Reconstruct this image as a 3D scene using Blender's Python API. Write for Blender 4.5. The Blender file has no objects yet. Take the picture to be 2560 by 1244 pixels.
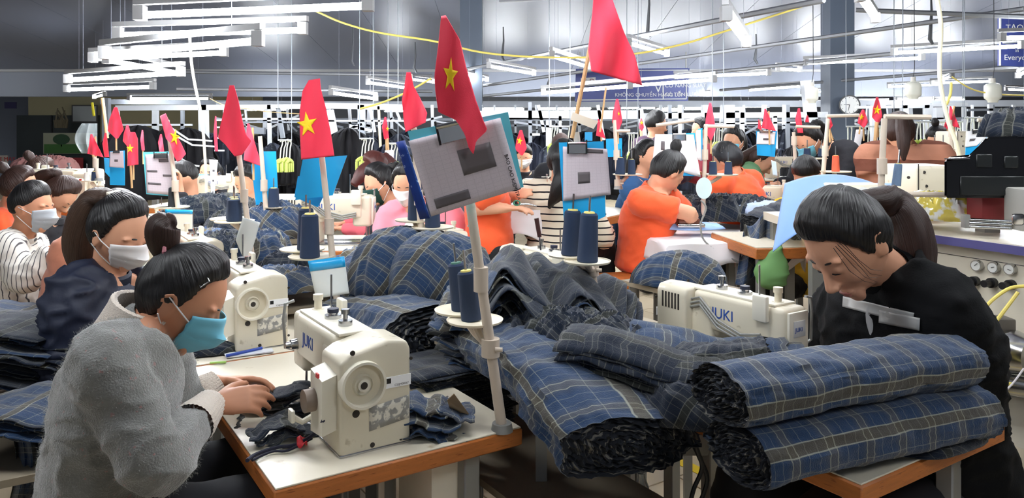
import bpy, bmesh, math, random
import numpy as np
from mathutils import Vector, Matrix, noise
V = Vector
random.seed(7)
SC = bpy.context.scene
C = SC.collection
# ---------------- camera, world, exposure ----------------
F, YH, CZ = 1900.0, 330.0, 1.5
cam_d = bpy.data.cameras.new('camera'); cam = bpy.data.objects.new('camera', cam_d); C.objects.link(cam)
cam.location = (0, 0, CZ); cam.rotation_euler = (math.pi/2, 0, 0)
cam_d.sensor_fit = 'HORIZONTAL'; cam_d.sensor_width = 36; cam_d.lens = F/2560*36
cam_d.shift_y = -(622-YH)/2560; cam_d.clip_start = 0.05; cam_d.clip_end = 100
SC.camera = cam
SC.view_settings.view_transform = 'Standard'; SC.view_settings.look = 'None'
SC.view_settings.gamma = 1; SC.view_settings.use_curve_mapping = False
SC.view_settings.exposure = 0.98
wd = bpy.data.worlds.new('world'); SC.world = wd; wd.use_nodes = True
wd.node_tree.nodes['Background'].inputs[0].default_value = (.75, .8, .9, 1)
wd.node_tree.nodes['Background'].inputs[1].default_value = .3
TUBE_W = 62.0   # emission strength of every fluorescent tube
# ---------------- helpers ----------------
def W(x, y, d): return V(((x-1280)/F*d, d, CZ-(y-YH)/F*d))
def T(x, y, z): return W(x, y, (CZ-z)*F/(y-YH))
def lin(c): return tuple(((v/255)/12.92 if v/255 <= .04045 else ((v/255+.055)/1.055)**2.4) for v in c)
MATS = {}
def nt(m):
    t = m.node_tree; return t, t.nodes, t.links
def mat(name, col, rough=.5, metal=0, var=0, vs=8, bump=0, bs=120, emit=0, sheen=0, coat=0, spec=None, trans=0, alpha=1, stretch=None, uvm=None, col2=None, c2s=30, c2t=.6):
    if name in MATS: return MATS[name]
    m = bpy.data.materials.new(name); m.use_nodes = True; MATS[name] = m
    t, N, L = nt(m); b = N['Principled BSDF']; c = (*lin(col), 1)
    b.inputs['Base Color'].default_value = c; b.inputs['Roughness'].default_value = rough
    b.inputs['Metallic'].default_value = metal
    if spec is not None: b.inputs['Specular IOR Level'].default_value = spec
    if sheen: b.inputs['Sheen Weight'].default_value = sheen; b.inputs['Sheen Roughness'].default_value = .5
    if coat: b.inputs['Coat Weight'].default_value = coat
    if trans: b.inputs['Transmission Weight'].default_value = trans
    if alpha < 1: b.inputs['Alpha'].default_value = alpha
    if emit: b.inputs['Emission Color'].default_value = c; b.inputs['Emission Strength'].default_value = emit
    tc = N.new('ShaderNodeTexCoord'); mp = N.new('ShaderNodeMapping'); L.new(tc.outputs['Object'], mp.inputs[0])
    if stretch: mp.inputs['Scale'].default_value = stretch
    if uvm: L.new(tc.outputs['UV'], mp.inputs[0]); mp.inputs['Scale'].default_value = uvm
    if var:
        n = N.new('ShaderNodeTexNoise'); n.inputs['Scale'].default_value = vs; n.inputs['Detail'].default_value = 5
        L.new(mp.outputs[0], n.inputs['Vector'])
        mx = N.new('ShaderNodeMix'); mx.data_type = 'RGBA'
        mx.inputs[6].default_value = tuple(v*(1-var) for v in c[:3])+(1,); mx.inputs[7].default_value = tuple(min(1, v*(1+var)) for v in c[:3])+(1,)
        L.new(n.outputs[0], mx.inputs[0]); out = mx.outputs[2]
        if col2:
            n2 = N.new('ShaderNodeTexNoise'); n2.inputs['Scale'].default_value = c2s; n2.inputs['Detail'].default_value = 4
            L.new(mp.outputs[0], n2.inputs['Vector'])
            r = N.new('ShaderNodeMapRange'); r.inputs[1].default_value = c2t; r.inputs[2].default_value = c2t+.06; L.new(n2.outputs[0], r.inputs[0])
            m2 = N.new('ShaderNodeMix'); m2.data_type = 'RGBA'; L.new(r.outputs[0], m2.inputs[0]); L.new(out, m2.inputs[6]); m2.inputs[7].default_value = (*lin(col2), 1)
            out = m2.outputs[2]
        L.new(out, b.inputs['Base Color'])
    if bump:
        n = N.new('ShaderNodeTexNoise'); n.inputs['Scale'].default_value = bs; n.inputs['Detail'].default_value = 4
        L.new(mp.outputs[0], n.inputs['Vector'])
        bp = N.new('ShaderNodeBump'); bp.inputs['Strength'].default_value = bump; bp.inputs['Distance'].default_value = .01
        L.new(n.outputs[0], bp.inputs['Height']); L.new(bp.outputs[0], b.inputs['Normal'])
    return m
def mathn(N, L, op, a, b=None, c=None):
    n = N.new('ShaderNodeMath'); n.operation = op
    for i, v in enumerate((a, b, c)):
        if v is None: continue
        if isinstance(v, (int, float)): n.inputs[i].default_value = v
        else: L.new(v, n.inputs[i])
    return n.outputs[0]
def plaid(name, base, band, band2, line, pu=.17, pv=.09, k=1.0, rough=.9):
    """woven check: UV in metres; u = across (olive bands), v = other direction"""
    if name in MATS: return MATS[name]
    m = bpy.data.materials.new(name); m.use_nodes = True; MATS[name] = m
    t, N, L = nt(m); b = N['Principled BSDF']; b.inputs['Roughness'].default_value = rough
    b.inputs['Sheen Weight'].default_value = .25; b.inputs['Specular IOR Level'].default_value = .15
    uv = N.new('ShaderNodeUVMap'); nz = N.new('ShaderNodeTexNoise'); nz.inputs['Scale'].default_value = 9; nz.inputs['Detail'].default_value = 2
    L.new(uv.outputs[0], nz.inputs['Vector'])
    sc_ = N.new('ShaderNodeVectorMath'); sc_.operation = 'SCALE'; sc_.inputs[3].default_value = .012; L.new(nz.outputs['Color'], sc_.inputs[0])
    ad = N.new('ShaderNodeVectorMath'); L.new(uv.outputs[0], ad.inputs[0]); L.new(sc_.outputs[0], ad.inputs[1])
    sp = N.new('ShaderNodeSeparateXYZ'); L.new(ad.outputs[0], sp.inputs[0]); u, v = sp.outputs[0], sp.outputs[1]
    def dist(co, per, off):
        x = mathn(N, L, 'MULTIPLY_ADD', co, 1/per, .5-off/per+100)
        x = mathn(N, L, 'FRACT', x); x = mathn(N, L, 'SUBTRACT', x, .5); x = mathn(N, L, 'ABSOLUTE', x)
        return mathn(N, L, 'MULTIPLY', x, per)
    def band_(co, per, off, hw, soft=.0006):
        r = N.new('ShaderNodeMapRange'); r.inputs[1].default_value = hw-soft; r.inputs[2].default_value = hw+soft
        r.inputs[3].default_value = 1; r.inputs[4].default_value = 0; L.new(dist(co, per, off), r.inputs[0]); return r.outputs[0]
    def mixc(fac, a, colr, amt):
        mx = N.new('ShaderNodeMix'); mx.data_type = 'RGBA'; L.new(mathn(N, L, 'MULTIPLY', fac, amt), mx.inputs[0])
        L.new(a, mx.inputs[6]); mx.inputs[7].default_value = (*[x*k for x in lin(colr)], 1); return mx.outputs[2]
    n2 = N.new('ShaderNodeTexNoise'); n2.inputs['Scale'].default_value = 60; n2.inputs['Detail'].default_value = 6; L.new(uv.outputs[0], n2.inputs['Vector'])
    mx = N.new('ShaderNodeMix'); mx.data_type = 'RGBA'; bc = lin(base)
    mx.inputs[6].default_value = tuple(x*.7*k for x in bc)+(1,); mx.inputs[7].default_value = tuple(x*1.3*k for x in bc)+(1,); L.new(n2.outputs[0], mx.inputs[0])
    o = mx.outputs[2]
    o = mixc(band_(v, pv, 0, pv*.2, .006), o, band2, .4)
    o = mixc(band_(v, pv, 0, pv*.085), o, band2, .75)
    o = mixc(band_(u, pu, 0, .012), o, band, .8)
    for off in (-.0135, .0135): o = mixc(band_(u, pu, off, .0014), o, line, .75)
    for off in (-pv*.1, pv*.1): o = mixc(band_(v, pv, off, .0011), o, line, .62)
    for off in (.05, -.05): o = mixc(band_(u, pu, off, .0008), o, line, .4)
    for off in (pv*.36, -pv*.36): o = mixc(band_(v, pv, off, .0006), o, line, .35)
    L.new(o, b.inputs['Base Color'])
    bp = N.new('ShaderNodeBump'); bp.inputs['Strength'].default_value = .5; bp.inputs['Distance'].default_value = .004
    n3 = N.new('ShaderNodeTexNoise'); n3.inputs['Scale'].default_value = 350; L.new(uv.outputs[0], n3.inputs['Vector']); L.new(n3.outputs[0], bp.inputs['Height']); L.new(bp.outputs[0], b.inputs['Normal'])
    return m
def stripes(name, col, col2, per, width, axis=2, rough=.8, coord='Object', warp=.01):
    if name in MATS: return MATS[name]
    m = bpy.data.materials.new(name); m.use_nodes = True; MATS[name] = m
    t, N, L = nt(m); b = N['Principled BSDF']; b.inputs['Roughness'].default_value = rough; b.inputs['Specular IOR Level'].default_value = .2
    tc = N.new('ShaderNodeTexCoord'); nz = N.new('ShaderNodeTexNoise'); nz.inputs['Scale'].default_value = 6; L.new(tc.outputs[coord], nz.inputs['Vector'])
    s = N.new('ShaderNodeSeparateXYZ'); L.new(tc.outputs[coord], s.inputs[0])
    x = mathn(N, L, 'MULTIPLY_ADD', nz.outputs[0], warp*2, s.outputs[axis]); x = mathn(N, L, 'MULTIPLY_ADD', x, 1/per, 100.0)
    x = mathn(N, L, 'FRACT', x); x = mathn(N, L, 'LESS_THAN', x, width/per)
    mx = N.new('ShaderNodeMix'); mx.data_type = 'RGBA'; L.new(x, mx.inputs[0]); mx.inputs[6].default_value = (*lin(col), 1); mx.inputs[7].default_value = (*lin(col2), 1)
    L.new(mx.outputs[2], b.inputs['Base Color']); return m

def tag(o, label=None, cat=None, group=None, kind=None):
    if label: o['label'] = label
    if cat: o['category'] = cat
    if group: o['group'] = group
    if kind: o['kind'] = kind
    return o
def thing(name, label, cat, loc=(0, 0, 0), group=None, rotz=0):
    o = bpy.data.objects.new(name, None); C.objects.link(o); o.empty_display_size = .05
    o.location = loc; o.rotation_euler = (0, 0, rotz); return tag(o, label, cat, group)
def me_obj(name, me, m, parent=None, local=False):
    o = bpy.data.objects.new(name, me); C.objects.link(o)
    if m is not None:
        for mm in (m if isinstance(m, (list, tuple)) else [m]): me.materials.append(mm)
    if parent is not None:
        o.parent = parent
        if not local and parent.parent is None: o.matrix_parent_inverse = Matrix.LocRotScale(parent.location, parent.rotation_euler, parent.scale).inverted()
    return o
def copy_tree(o, parent=None):
    c = o.copy(); C.objects.link(c)
    if parent: c.parent = parent
    for ch in list(o.children):
        if ch is not c: copy_tree(ch, c)
    return c
def place(root, loc, rotz=0, label=None, s=None):
    root.location = loc; root.rotation_euler = (0, 0, rotz)
    if s: root.scale = (s, s, s)
    if label: root['label'] = label
    return root
def frame(p0, p1, side=None):
    z = (p1-p0).normalized()
    s = side if side is not None else (V((0, 0, 1)) if abs(z.z) < .9 else V((1, 0, 0)))
    y = z.cross(s)
    if y.length < 1e-6: y = z.orthogonal()
    y.normalize(); x = y.cross(z).normalized()
    return x, y, z
class B:
    def __init__(s): s.bm = bmesh.new(); s.uv = None
    def box(s, c, size, bev=0, rot=None, seg=2):
        if not bev:
            h = [x/2 for x in size]; R = rot.to_3x3() if rot is not None else None; q = []
            for k in range(8):
                p = V((h[0]*(1 if k & 1 else -1), h[1]*(1 if k & 2 else -1), h[2]*(1 if k & 4 else -1)))
                if R is not None: p = R @ p
                q.append(s.bm.verts.new(p+V(c)))
            for f in ((0, 2, 3, 1), (4, 5, 7, 6), (0, 1, 5, 4), (2, 6, 7, 3), (0, 4, 6, 2), (1, 3, 7, 5)): s.bm.faces.new([q[i] for i in f])
            return s
        r = bmesh.ops.create_cube(s.bm, size=1); vs = r['verts']
        bmesh.ops.scale(s.bm, vec=V(size), verts=vs)
        if bev:
            es = list({e for v in vs for e in v.link_edges}); bb = bmesh.ops.bevel(s.bm, geom=es, offset=bev, segments=seg, profile=.5, affect='EDGES')
            vs = list({v for f in bb['faces'] for v in f.verts} | {v for v in vs if v.is_valid})
        if rot is not None: bmesh.ops.transform(s.bm, matrix=rot.to_4x4() if hasattr(rot, 'to_4x4') else rot, verts=vs)
        bmesh.ops.translate(s.bm, vec=V(c), verts=vs); return s
    def cyl(s, p0, p1, r0, r1=None, n=12, cap=True):
        p0, p1 = V(p0), V(p1); r1 = r0 if r1 is None else r1; x, y, z = frame(p0, p1)
        a = [s.bm.verts.new(p0+(x*math.cos(t)+y*math.sin(t))*r0) for t in [2*math.pi*i/n for i in range(n)]]
        b = [s.bm.verts.new(p1+(x*math.cos(t)+y*math.sin(t))*r1) for t in [2*math.pi*i/n for i in range(n)]]
        for i in range(n): s.bm.faces.new((a[i], a[(i+1) % n], b[(i+1) % n], b[i]))
        if cap: s.bm.faces.new(a[::-1]); s.bm.faces.new(b)
        return s
    def tube(s, pts, r, n=8):
        pts = [V(p) for p in pts]; rings = []; side = None
        for i, p in enumerate(pts):
            t = (pts[min(i+1, len(pts)-1)]-pts[max(i-1, 0)]).normalized()
            if side is None: side = t.orthogonal().normalized()
            side = (side-t*side.dot(t)).normalized(); y = t.cross(side)
            rr = r[i] if isinstance(r, (list, tuple)) else r
            rings.append([s.bm.verts.new(p+(side*math.cos(a)+y*math.sin(a))*rr) for a in [2*math.pi*k/n for k in range(n)]])
        for a, b in zip(rings, rings[1:]):
            for i in range(n): s.bm.faces.new((a[i], a[(i+1) % n], b[(i+1) % n], b[i]))
        s.bm.faces.new(rings[0][::-1]); s.bm.faces.new(rings[-1]); return s
    def loft(s, pts, ra, rb, side, n=20, sub=5, cap=.6, uv=False):
        """rounded limb through pts; ra along side vector, rb along the other axis"""
        pts = [V(p) for p in pts]; m = len(pts)
        def cr(a, i, t):
            g = lambda k: a[max(0, min(m-1, k))]
            p0, p1, p2, p3 = g(i-1), g(i), g(i+1), g(i+2)
            return (p1*2+(p2-p0)*t+(p0*2-p1*5+p2*4-p3)*t*t+(p1*3-p0-p2*3+p3)*t**3)*.5
        P, A, Bb = [], [], []
        for i in range(m-1):
            for k in range(sub):
                t = k/sub; P.append(cr(pts, i, t)); A.append(cr(ra, i, t)); Bb.append(cr(rb, i, t))
        P.append(pts[-1]); A.append(ra[-1]); Bb.append(rb[-1])
        t0 = (P[1]-P[0]).normalized(); t1 = (P[-1]-P[-2]).normalized()
        ca = cap*min(ra[0], rb[0]); cb = cap*min(ra[-1], rb[-1])
        pre = [(P[0]-t0*ca*math.sin(a), math.cos(a)) for a in (1.4, 1.1, .7, .35)]; post = [(P[-1]+t1*cb*math.sin(a), math.cos(a)) for a in (.35, .7, 1.1, 1.4)]
        PP = [(p, A[0]*c, Bb[0]*c, t0) for p, c in pre]+[(P[i], A[i], Bb[i], (P[min(i+1, len(P)-1)]-P[max(i-1, 0)]).normalized()) for i in range(len(P))]+[(p, A[-1]*c, Bb[-1]*c, t1) for p, c in post]
        rings = []
        for p, a, b, t in PP:
            x = side-t*side.dot(t)
            x = x.normalized() if x.length > 1e-4 else t.orthogonal().normalized()
            y = t.cross(x)
            rings.append([s.bm.verts.new(p+x*a*math.cos(q)+y*b*math.sin(q)) for q in [2*math.pi*k/n for k in range(n)]])
        for a, b in zip(rings, rings[1:]):
            for i in range(n): s.bm.faces.new((a[i], a[(i+1) % n], b[(i+1) % n], b[i]))
        s.bm.faces.new(rings[0][::-1]); s.bm.faces.new(rings[-1])
        if uv:
            ul = s.bm.loops.layers.uv.verify(); idx = {v: (i/n, j/len(rings)) for j, rg in enumerate(rings) for i, v in enumerate(rg)}
            for f_ in s.bm.faces:
                us = [idx.get(l.vert, (0, 0))[0] for l in f_.loops]; wrap = max(us)-min(us) > .5 and len(us) == 4
                for l in f_.loops:
                    q = idx.get(l.vert, (0, 0)); l[ul].uv = (q[0]+(1 if wrap and q[0] < .5 else 0), q[1])
        return s
    def ell(s, c, r, R=None, nu=16, nv=10, fn=None):
        c = V(c); rows = []
        for j in range(1, nv):
            ph = math.pi*j/nv; rows.append([V((math.sin(ph)*math.cos(2*math.pi*i/nu)*r[0], math.sin(ph)*math.sin(2*math.pi*i/nu)*r[1], math.cos(ph)*r[2])) for i in range(nu)])
        f = (lambda p: s.bm.verts.new(c+(R @ p if R is not None else p)))
        if fn: f0 = f; f = lambda p: f0(fn(p))
        top, bot = f(V((0, 0, r[2]))), f(V((0, 0, -r[2]))); rows = [[f(p) for p in q] for q in rows]
        for i in range(nu):
            s.bm.faces.new((top, rows[0][i], rows[0][(i+1) % nu])); s.bm.faces.new((bot, rows[-1][(i+1) % nu], rows[-1][i]))
        for a, b in zip(rows, rows[1:]):
            for i in range(nu): s.bm.faces.new((a[i], b[i], b[(i+1) % nu], a[(i+1) % nu]))
        return s
    def prism(s, poly, thick):
        """poly: list of world points (planar), extruded by vector thick"""
        a = [s.bm.verts.new(V(p)) for p in poly]; b = [s.bm.verts.new(V(p)+V(thick)) for p in poly]; n = len(a)
        s.bm.faces.new(a); s.bm.faces.new(b[::-1])
        for i in range(n): s.bm.faces.new((a[(i+1) % n], a[i], b[i], b[(i+1) % n]))
        return s
    def grid(s, fn, nu, nv, uvf=None, flip=False):
        g = [[s.bm.verts.new(fn(i/nu, j/nv)) for j in range(nv+1)] for i in range(nu+1)]
        if uvf and s.uv is None: s.uv = s.bm.loops.layers.uv.new('UVMap')
        for i in range(nu):
            for j in range(nv):
                ij = [(i, j), (i+1, j), (i+1, j+1), (i, j+1)]
                if flip: ij = ij[::-1]
                f = s.bm.faces.new([g[a][b] for a, b in ij])
                if uvf:
                    for l, (a, b) in zip(f.loops, ij): l[s.uv].uv = uvf(a/nu, b/nv)
        return s
    def mesh(s, name, smooth=True, norm=True):
        if norm: bmesh.ops.recalc_face_normals(s.bm, faces=s.bm.faces)
        me = bpy.data.meshes.new(name); s.bm.to_mesh(me); s.bm.free()
        if smooth:
            me.polygons.foreach_set('use_smooth', [True]*len(me.polygons))
            try: me.set_sharp_from_angle(angle=math.radians(42))
            except Exception: pass
        return me
    def obj(s, name, m, parent=None, local=False, smooth=True, norm=True, solid=0):
        o = me_obj(name, s.mesh(name, smooth, norm), m, parent, local)
        if solid:
            md = o.modifiers.new('thick', 'SOLIDIFY'); md.thickness = solid; md.offset = 0
        return o
TMP = bpy.data.scenes.new('tmp_eval')
def evalmesh(o):
    TMP.collection.objects.link(o)
    with bpy.context.temp_override(scene=TMP, view_layer=TMP.view_layers[0]): dg = bpy.context.evaluated_depsgraph_get(); dg.update()
    me = bpy.data.meshes.new_from_object(o.evaluated_get(dg)); TMP.collection.objects.unlink(o); bpy.data.objects.remove(o); return me
def remesh(bm_b, voxel, smooth=2, name='body'):
    me = bm_b.mesh(name, smooth=False)
    o = bpy.data.objects.new('tmp', me)
    r = o.modifiers.new('r', 'REMESH'); r.mode = 'VOXEL'; r.voxel_size = voxel
    if smooth: sm = o.modifiers.new('s', 'SMOOTH'); sm.factor = .5; sm.iterations = smooth
    out = evalmesh(o)
    out.polygons.foreach_set('use_smooth', [True]*len(out.polygons)); out.name = name
    return out
def wrinkle(me, amp, sc=(9, 9, 22), seed=0, amp2=0, sc2=60):
    off = V((seed*3.1, seed*7.7, seed*1.3)); n_ = len(me.vertices)*3
    co = np.empty(n_); nr = np.empty(n_); me.vertices.foreach_get('co', co); me.vertices.foreach_get('normal', nr); out = []
    for i in range(0, n_, 3):
        p = V(co[i:i+3]); n = 1-abs(noise.noise(V((p.x*sc[0], p.y*sc[1], p.z*sc[2]))+off))*2
        d = amp*(n*abs(n)-.3)
        if amp2: d += amp2*noise.noise(p*sc2)
        out.append(d)
    co += nr*np.repeat(np.array(out), 3); me.vertices.foreach_set('co', co); me.update()
def text(s, size, loc, xd, yd, m, parent, name='lettering', ext=.0004, local=False, align='LEFT'):
    cu = bpy.data.curves.new(name, 'FONT'); cu.body = s; cu.size = size; cu.extrude = ext; cu.align_x = align
    me = evalmesh(bpy.data.objects.new('tmp', cu))
    xd, yd = V(xd).normalized(), V(yd).normalized(); zd = xd.cross(yd)
    M = Matrix.Translation(V(loc)) @ Matrix((xd, yd, zd)).transposed().to_4x4(); me.transform(M)
    me.materials.clear(); return me_obj(name, me, m, parent, local)
# ---------------- materials ----------------
CREAM = mat('machine_enamel', (222, 213, 190), .38, var=.06, vs=6, coat=.2, col2=(190, 178, 150), c2s=22, c2t=.66)
CREAM2 = mat('pale_enamel', (232, 226, 208), .4, var=.04)
DARKH = mat('dark_hole', (45, 38, 32), .6)
STEEL = mat('polished_steel', (190, 190, 190), .22, 1, var=.1)
GSTEEL = mat('grey_painted_steel', (150, 150, 146), .45, .3, var=.1)
BLACKP = mat('black_plastic', (22, 22, 24), .4)
BLUEINK = mat('blue_logo_ink', (30, 75, 160), .5)
LAM = mat('cream_laminate', (226, 217, 196), .3, var=.05, vs=5, col2=(185, 165, 135), c2s=12, c2t=.68)
WOOD = mat('orange_varnished_wood', (190, 112, 52), .45, var=.3, vs=5, bump=.15, bs=40, stretch=(3, 3, 26), col2=(150, 82, 36), c2s=9, c2t=.62)
POLE = mat('beige_pole_paint', (205, 190, 172), .45, var=.05)
DISC = mat('cream_disc_plastic', (240, 230, 205), .45)
RED = mat('red_flag_cloth', (246, 52, 80), .75, sheen=.3, var=.06, bump=.1, bs=400)  # pinkish glow of backlit cloth put into the base colour
STAR = mat('yellow_star_print', (255, 214, 20), .6)
BLUEB = mat('blue_acrylic_board', (30, 165, 225), .3, coat=.4)
CYANB = mat('cyan_acrylic_board', (110, 215, 235), .35, coat=.3)
THREAD = mat('navy_thread', (32, 52, 82), .75, bump=.5, bs=500, stretch=(1, 1, 14))
SKIN = mat('skin', (214, 158, 126), .5, var=.06, vs=30, spec=.3)
SKIN2 = mat('tanned_skin', (196, 138, 106), .5, var=.06, vs=30, spec=.3)
LIP = mat('lip_skin', (186, 112, 100), .45)
HAIR = mat('black_hair', (16, 13, 13), .42, var=.6, vs=1, bump=.55, bs=1, spec=.45, uvm=(110, 2.2, 1))
HAIRB = mat('brown_hair', (52, 32, 25), .45, var=.6, vs=1, bump=.55, bs=1, spec=.4, uvm=(110, 2.2, 1))
ORANGE = mat('orange_polo', (242, 92, 40), .8, var=.05, sheen=.2, bump=.15, bs=300)
PL = plaid('plaid_flannel', (50, 76, 112), (104, 96, 76), (96, 100, 108), (200, 200, 178), k=.62)
PLD = plaid('plaid_flannel_reverse', (34, 46, 66), (66, 68, 60), (70, 76, 86), (150, 150, 140), pv=.08, k=.5)
PLL = plaid('plaid_flannel_pale', (88, 112, 150), (150, 138, 108), (130, 138, 150), (230, 226, 205), pu=.15, pv=.12, k=.75)
FRAY = mat('frayed_cut_edge', (34, 38, 46), .95, var=.7, vs=1, bump=1, bs=1, col2=(120, 116, 108), c2s=1, c2t=.56, uvm=(26, 9, 1))
WHITEC = mat('white_cloth', (238, 232, 232), .85, var=.03, sheen=.2)
# ---------------- room ----------------
def struct(o): o['kind'] = 'structure'; return o
grout = mat('floor_grout', (150, 135, 110), .8)
fl = struct(B().box((1, 10, -.03), (34, 34, .04)).obj('floor', grout, smooth=False))
tile_m = mat('beige_floor_tile', (206, 190, 160), .32, var=.07, vs=4)
tb = B().box((0, 0, 0), (.394, .394, .01), .002, seg=1).mesh('floor_tile')
tb.materials.append(tile_m)
for i in range(-6, 8):
    for j in range(1, 13):
        o = bpy.data.objects.new('floor_tile', tb); C.objects.link(o); o.parent = fl
        x, y = i*.4, j*.4; o.location = (x*.839-y*.545+1.4, x*.545+y*.839-.3, -.006); o.rotation_euler = (0, 0, .576)
far = B()
for i in range(-30, 34):
    for j in range(-10, 54):
        if -6 <= i < 8 and 1 <= j < 13: continue
        x, y = i*.4, j*.4; wx, wy = x*.839-y*.545+1.4, x*.545+y*.839-.3
        if -14 < wx < 16 and -3 < wy < 22: far.box((wx, wy, -.006), (.394, .394, .01), rot=Matrix.Rotation(.576, 3, 'Z'))
o = far.obj('floor_tile', tile_m, fl, smooth=False); o['kind'] = 'stuff'
p0, p1 = T(1640, 1125, 0), T(1830, 1215, 0)
dv = (p1-p0).normalized(); nn = V((-dv.y, dv.x, 0))*.03
struct(B().prism([p0-dv*3-nn, p0-dv*3+nn, p1+dv*3+nn, p1+dv*3-nn], (0, 0, .002)).obj('trim_1', mat('yellow_floor_line', (240, 205, 40), .5, var=.1), smooth=False))
WALLG = mat('grey_wall_panel', (160, 166, 176), .35, var=.05, vs=1.5)
struct(B().box((2, 24.1, 2.2), (42, .2, 4.6)).obj('wall_back', mat('dark_grey_back_wall', (120, 124, 132), .6, var=.08, vs=1), smooth=False))
struct(B().box((-17.1, 10, 2.8), (.2, 30, 6)).obj('wall_left', WALLG, smooth=False))
struct(B().box((19.1, 10, 2.8), (.2, 30, 6)).obj('wall_right', WALLG, smooth=False))
struct(B().box((1, -4.1, 2.8), (38, .2, 6)).obj('wall_front', WALLG, smooth=False))
# sloped sandwich panel ceiling
def zc(y): return 2.81+.133*(16-y) if y < 16 else 2.9
CEILM = mat('glossy_grey_ceiling_panel', (98, 103, 118), .42, 0, var=.05, vs=.5)
cl = struct(B().prism([(-17, 16, 2.81), (19, 16, 2.81), (19, -4, zc(-4)), (-17, -4, zc(-4))], (0, 0, .08)).obj('ceiling', CEILM, smooth=False))
pan = B().prism([(0, 15.99, zc(15.99)-.012), (1.183, 15.99, zc(15.99)-.012), (1.183, -4, zc(-4)-.012), (0, -4, zc(-4)-.012)], (0, 0, .01)).mesh('ceiling_panel', smooth=False)
pan.materials.append(CEILM)
for i in range(30):
    o = bpy.data.objects.new('ceiling_panel', pan); C.objects.link(o); o.parent = cl; o.location = (-16.6+i*1.19, 0, 0)
struct(B().box((1, 16.1, 2.53), (36, .15, .56)).obj('trim_2', mat('grey_fascia', (118, 123, 135), .5), smooth=False))
struct(B().box((1, 15.95, 2.79), (36, .10, .05)).obj('trim_3', mat('fascia_rail', (150, 150, 150), .5), smooth=False))
struct(B().box((1, 20.2, 2.98), (36, 8.4, .1)).obj('ceiling', mat('dim_rear_ceiling', (150, 154, 160), .6), smooth=False))
# beige left end of the back wall with doorway
struct(B().box((-10.4, 21.6, 1.45), (6.6, .15, 2.3)).obj('wall_rear_left', mat('beige_painted_wall', (158, 150, 118), .8, var=.1, vs=1), smooth=False))
dd = struct(B().box((-12.8, 21.45, 1.0), (2.3, .1, 1.95)).obj('door_1', mat('dark_door', (44, 50, 50), .5, var=.2, vs=2), smooth=False))
B().box((-12.95, 21.38, 1.0), (.04, .03, 1.95)).obj('door_seam', BLACKP, dd)
B().box((-12.88, 21.36, 1.0), (.03, .04, .5)).obj('door_handle', STEEL, dd)
# columns
COLM = mat('dark_column_paint', (84, 94, 108), .5, var=.08, vs=2)
struct(B().box((W(1177, 100, 11).x, 11.2, 2.5), (.32, .32, 5)).obj('trim_4', COLM, smooth=False))
struct(B().box((W(2108, 100, 11).x, 11.2, 2.5), (.35, .35, 5)).obj('trim_5', COLM, smooth=False))
# ---------------- suspended rails ----------------
RAIL = mat('lamp_rail_grey', (120, 122, 126), .5, .3, var=.08)
rails = [((1150, 176, 11), (2060, 0, 5.2), 'grey steel lamp rail running up to the top edge behind the big red flags'),
 ((1200, 215, 11.5), (2560, 22, 6.5), 'grey steel rail crossing in front of the right column top'),
 ((1205, 240, 12), (2560, 100, 7.5), 'grey steel rail above the blue hanging sign'),
 ((1800, 225, 13), (2560, 165, 9), 'thin grey rail below the long lamp pair at right'),
 ((330, 178, 10), (1080, 188, 11), 'thin dark rail along the ceiling edge at left'),
 ((440, 222, 9), (1080, 228, 11), 'thin pale rail behind the tallest flags at left'),
 ((2140, 25, 7), (2560, 42, 6.5), 'dark conduit along the ceiling at the upper right'),
 ((1250, 2, 7.4), (2560, -60, 5.5), 'grey conduit grazing the top edge')]
for a, b, l in rails:
    o = B().tube([W(*a), W(*b)], .022, 6).obj('lamp_rail', RAIL); tag(o, l, 'rail')
for x, y0, y1, d in ((1258, 92, 155, 10.5), (1622, 0, 92, 8.5), (882, 90, 165, 10), (1038, 130, 182, 10), (1373, 185, 222, 10.5), (2328, 22, 110, 7.2), (1890, 110, 160, 10)):
    o = B().tube([W(x, y0-25, d), W(x+1, y0+10, d), W(x-3, y1-12, d), W(x+4, y1, d)], [.008, .012, .02, .012], 6).obj('hanger_wire', mat('dark_wire', (60, 62, 66), .6))
    tag(o, 'dark twisted hanger wire at the %s' % {1258: 'right of the beige flag pole column', 1622: 'top edge right of the tallest red flag', 882: 'ceiling left of the folded flag', 1038: 'ceiling just left of the big starred flag', 1373: 'rail left of the blue sign', 2328: 'ceiling above the longest right lamp', 1890: 'rail right of the slanting bright lamp'}[x], 'wire')
# ---------------- fluorescent lamps ----------------
WIREM = mat('pale_wire', (140, 146, 158), .6)
TUBE = mat('fluorescent_tube_light', (246, 250, 255), .5, emit=TUBE_W)
BATT = mat('lamp_batten_white', (150, 150, 150), .5)
def lamp(a, b, label, rad=.017, wires=True):
    t = thing('fluorescent_lamp', label, 'lamp', (a+b)/2)
    u = (b-a).normalized(); n = V((-u.y, u.x, 0)).normalized(); up = V((0, 0, 1))
    B().prism([a-u*.03-n*.016+up*.05, b+u*.03-n*.016+up*.05, b+u*.03+n*.016+up*.05, a-u*.03+n*.016+up*.05], up*.03).obj('batten', BATT, t, smooth=False)
    B().cyl(a, b, rad, n=10).obj('tube', TUBE, t)
    for p in (a, b): B().box(p+up*.01, (.05, .05, .07)).obj('socket', BATT, t, smooth=False)
    if wires:
        for k in (.15, .85):
            p = a.lerp(b, k)+up*.08; B().cyl(p, p+up*max(.3, zc(p.y)-p.z), .0014, n=4).obj('suspension_wire', WIREM, t)
    return t
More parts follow.
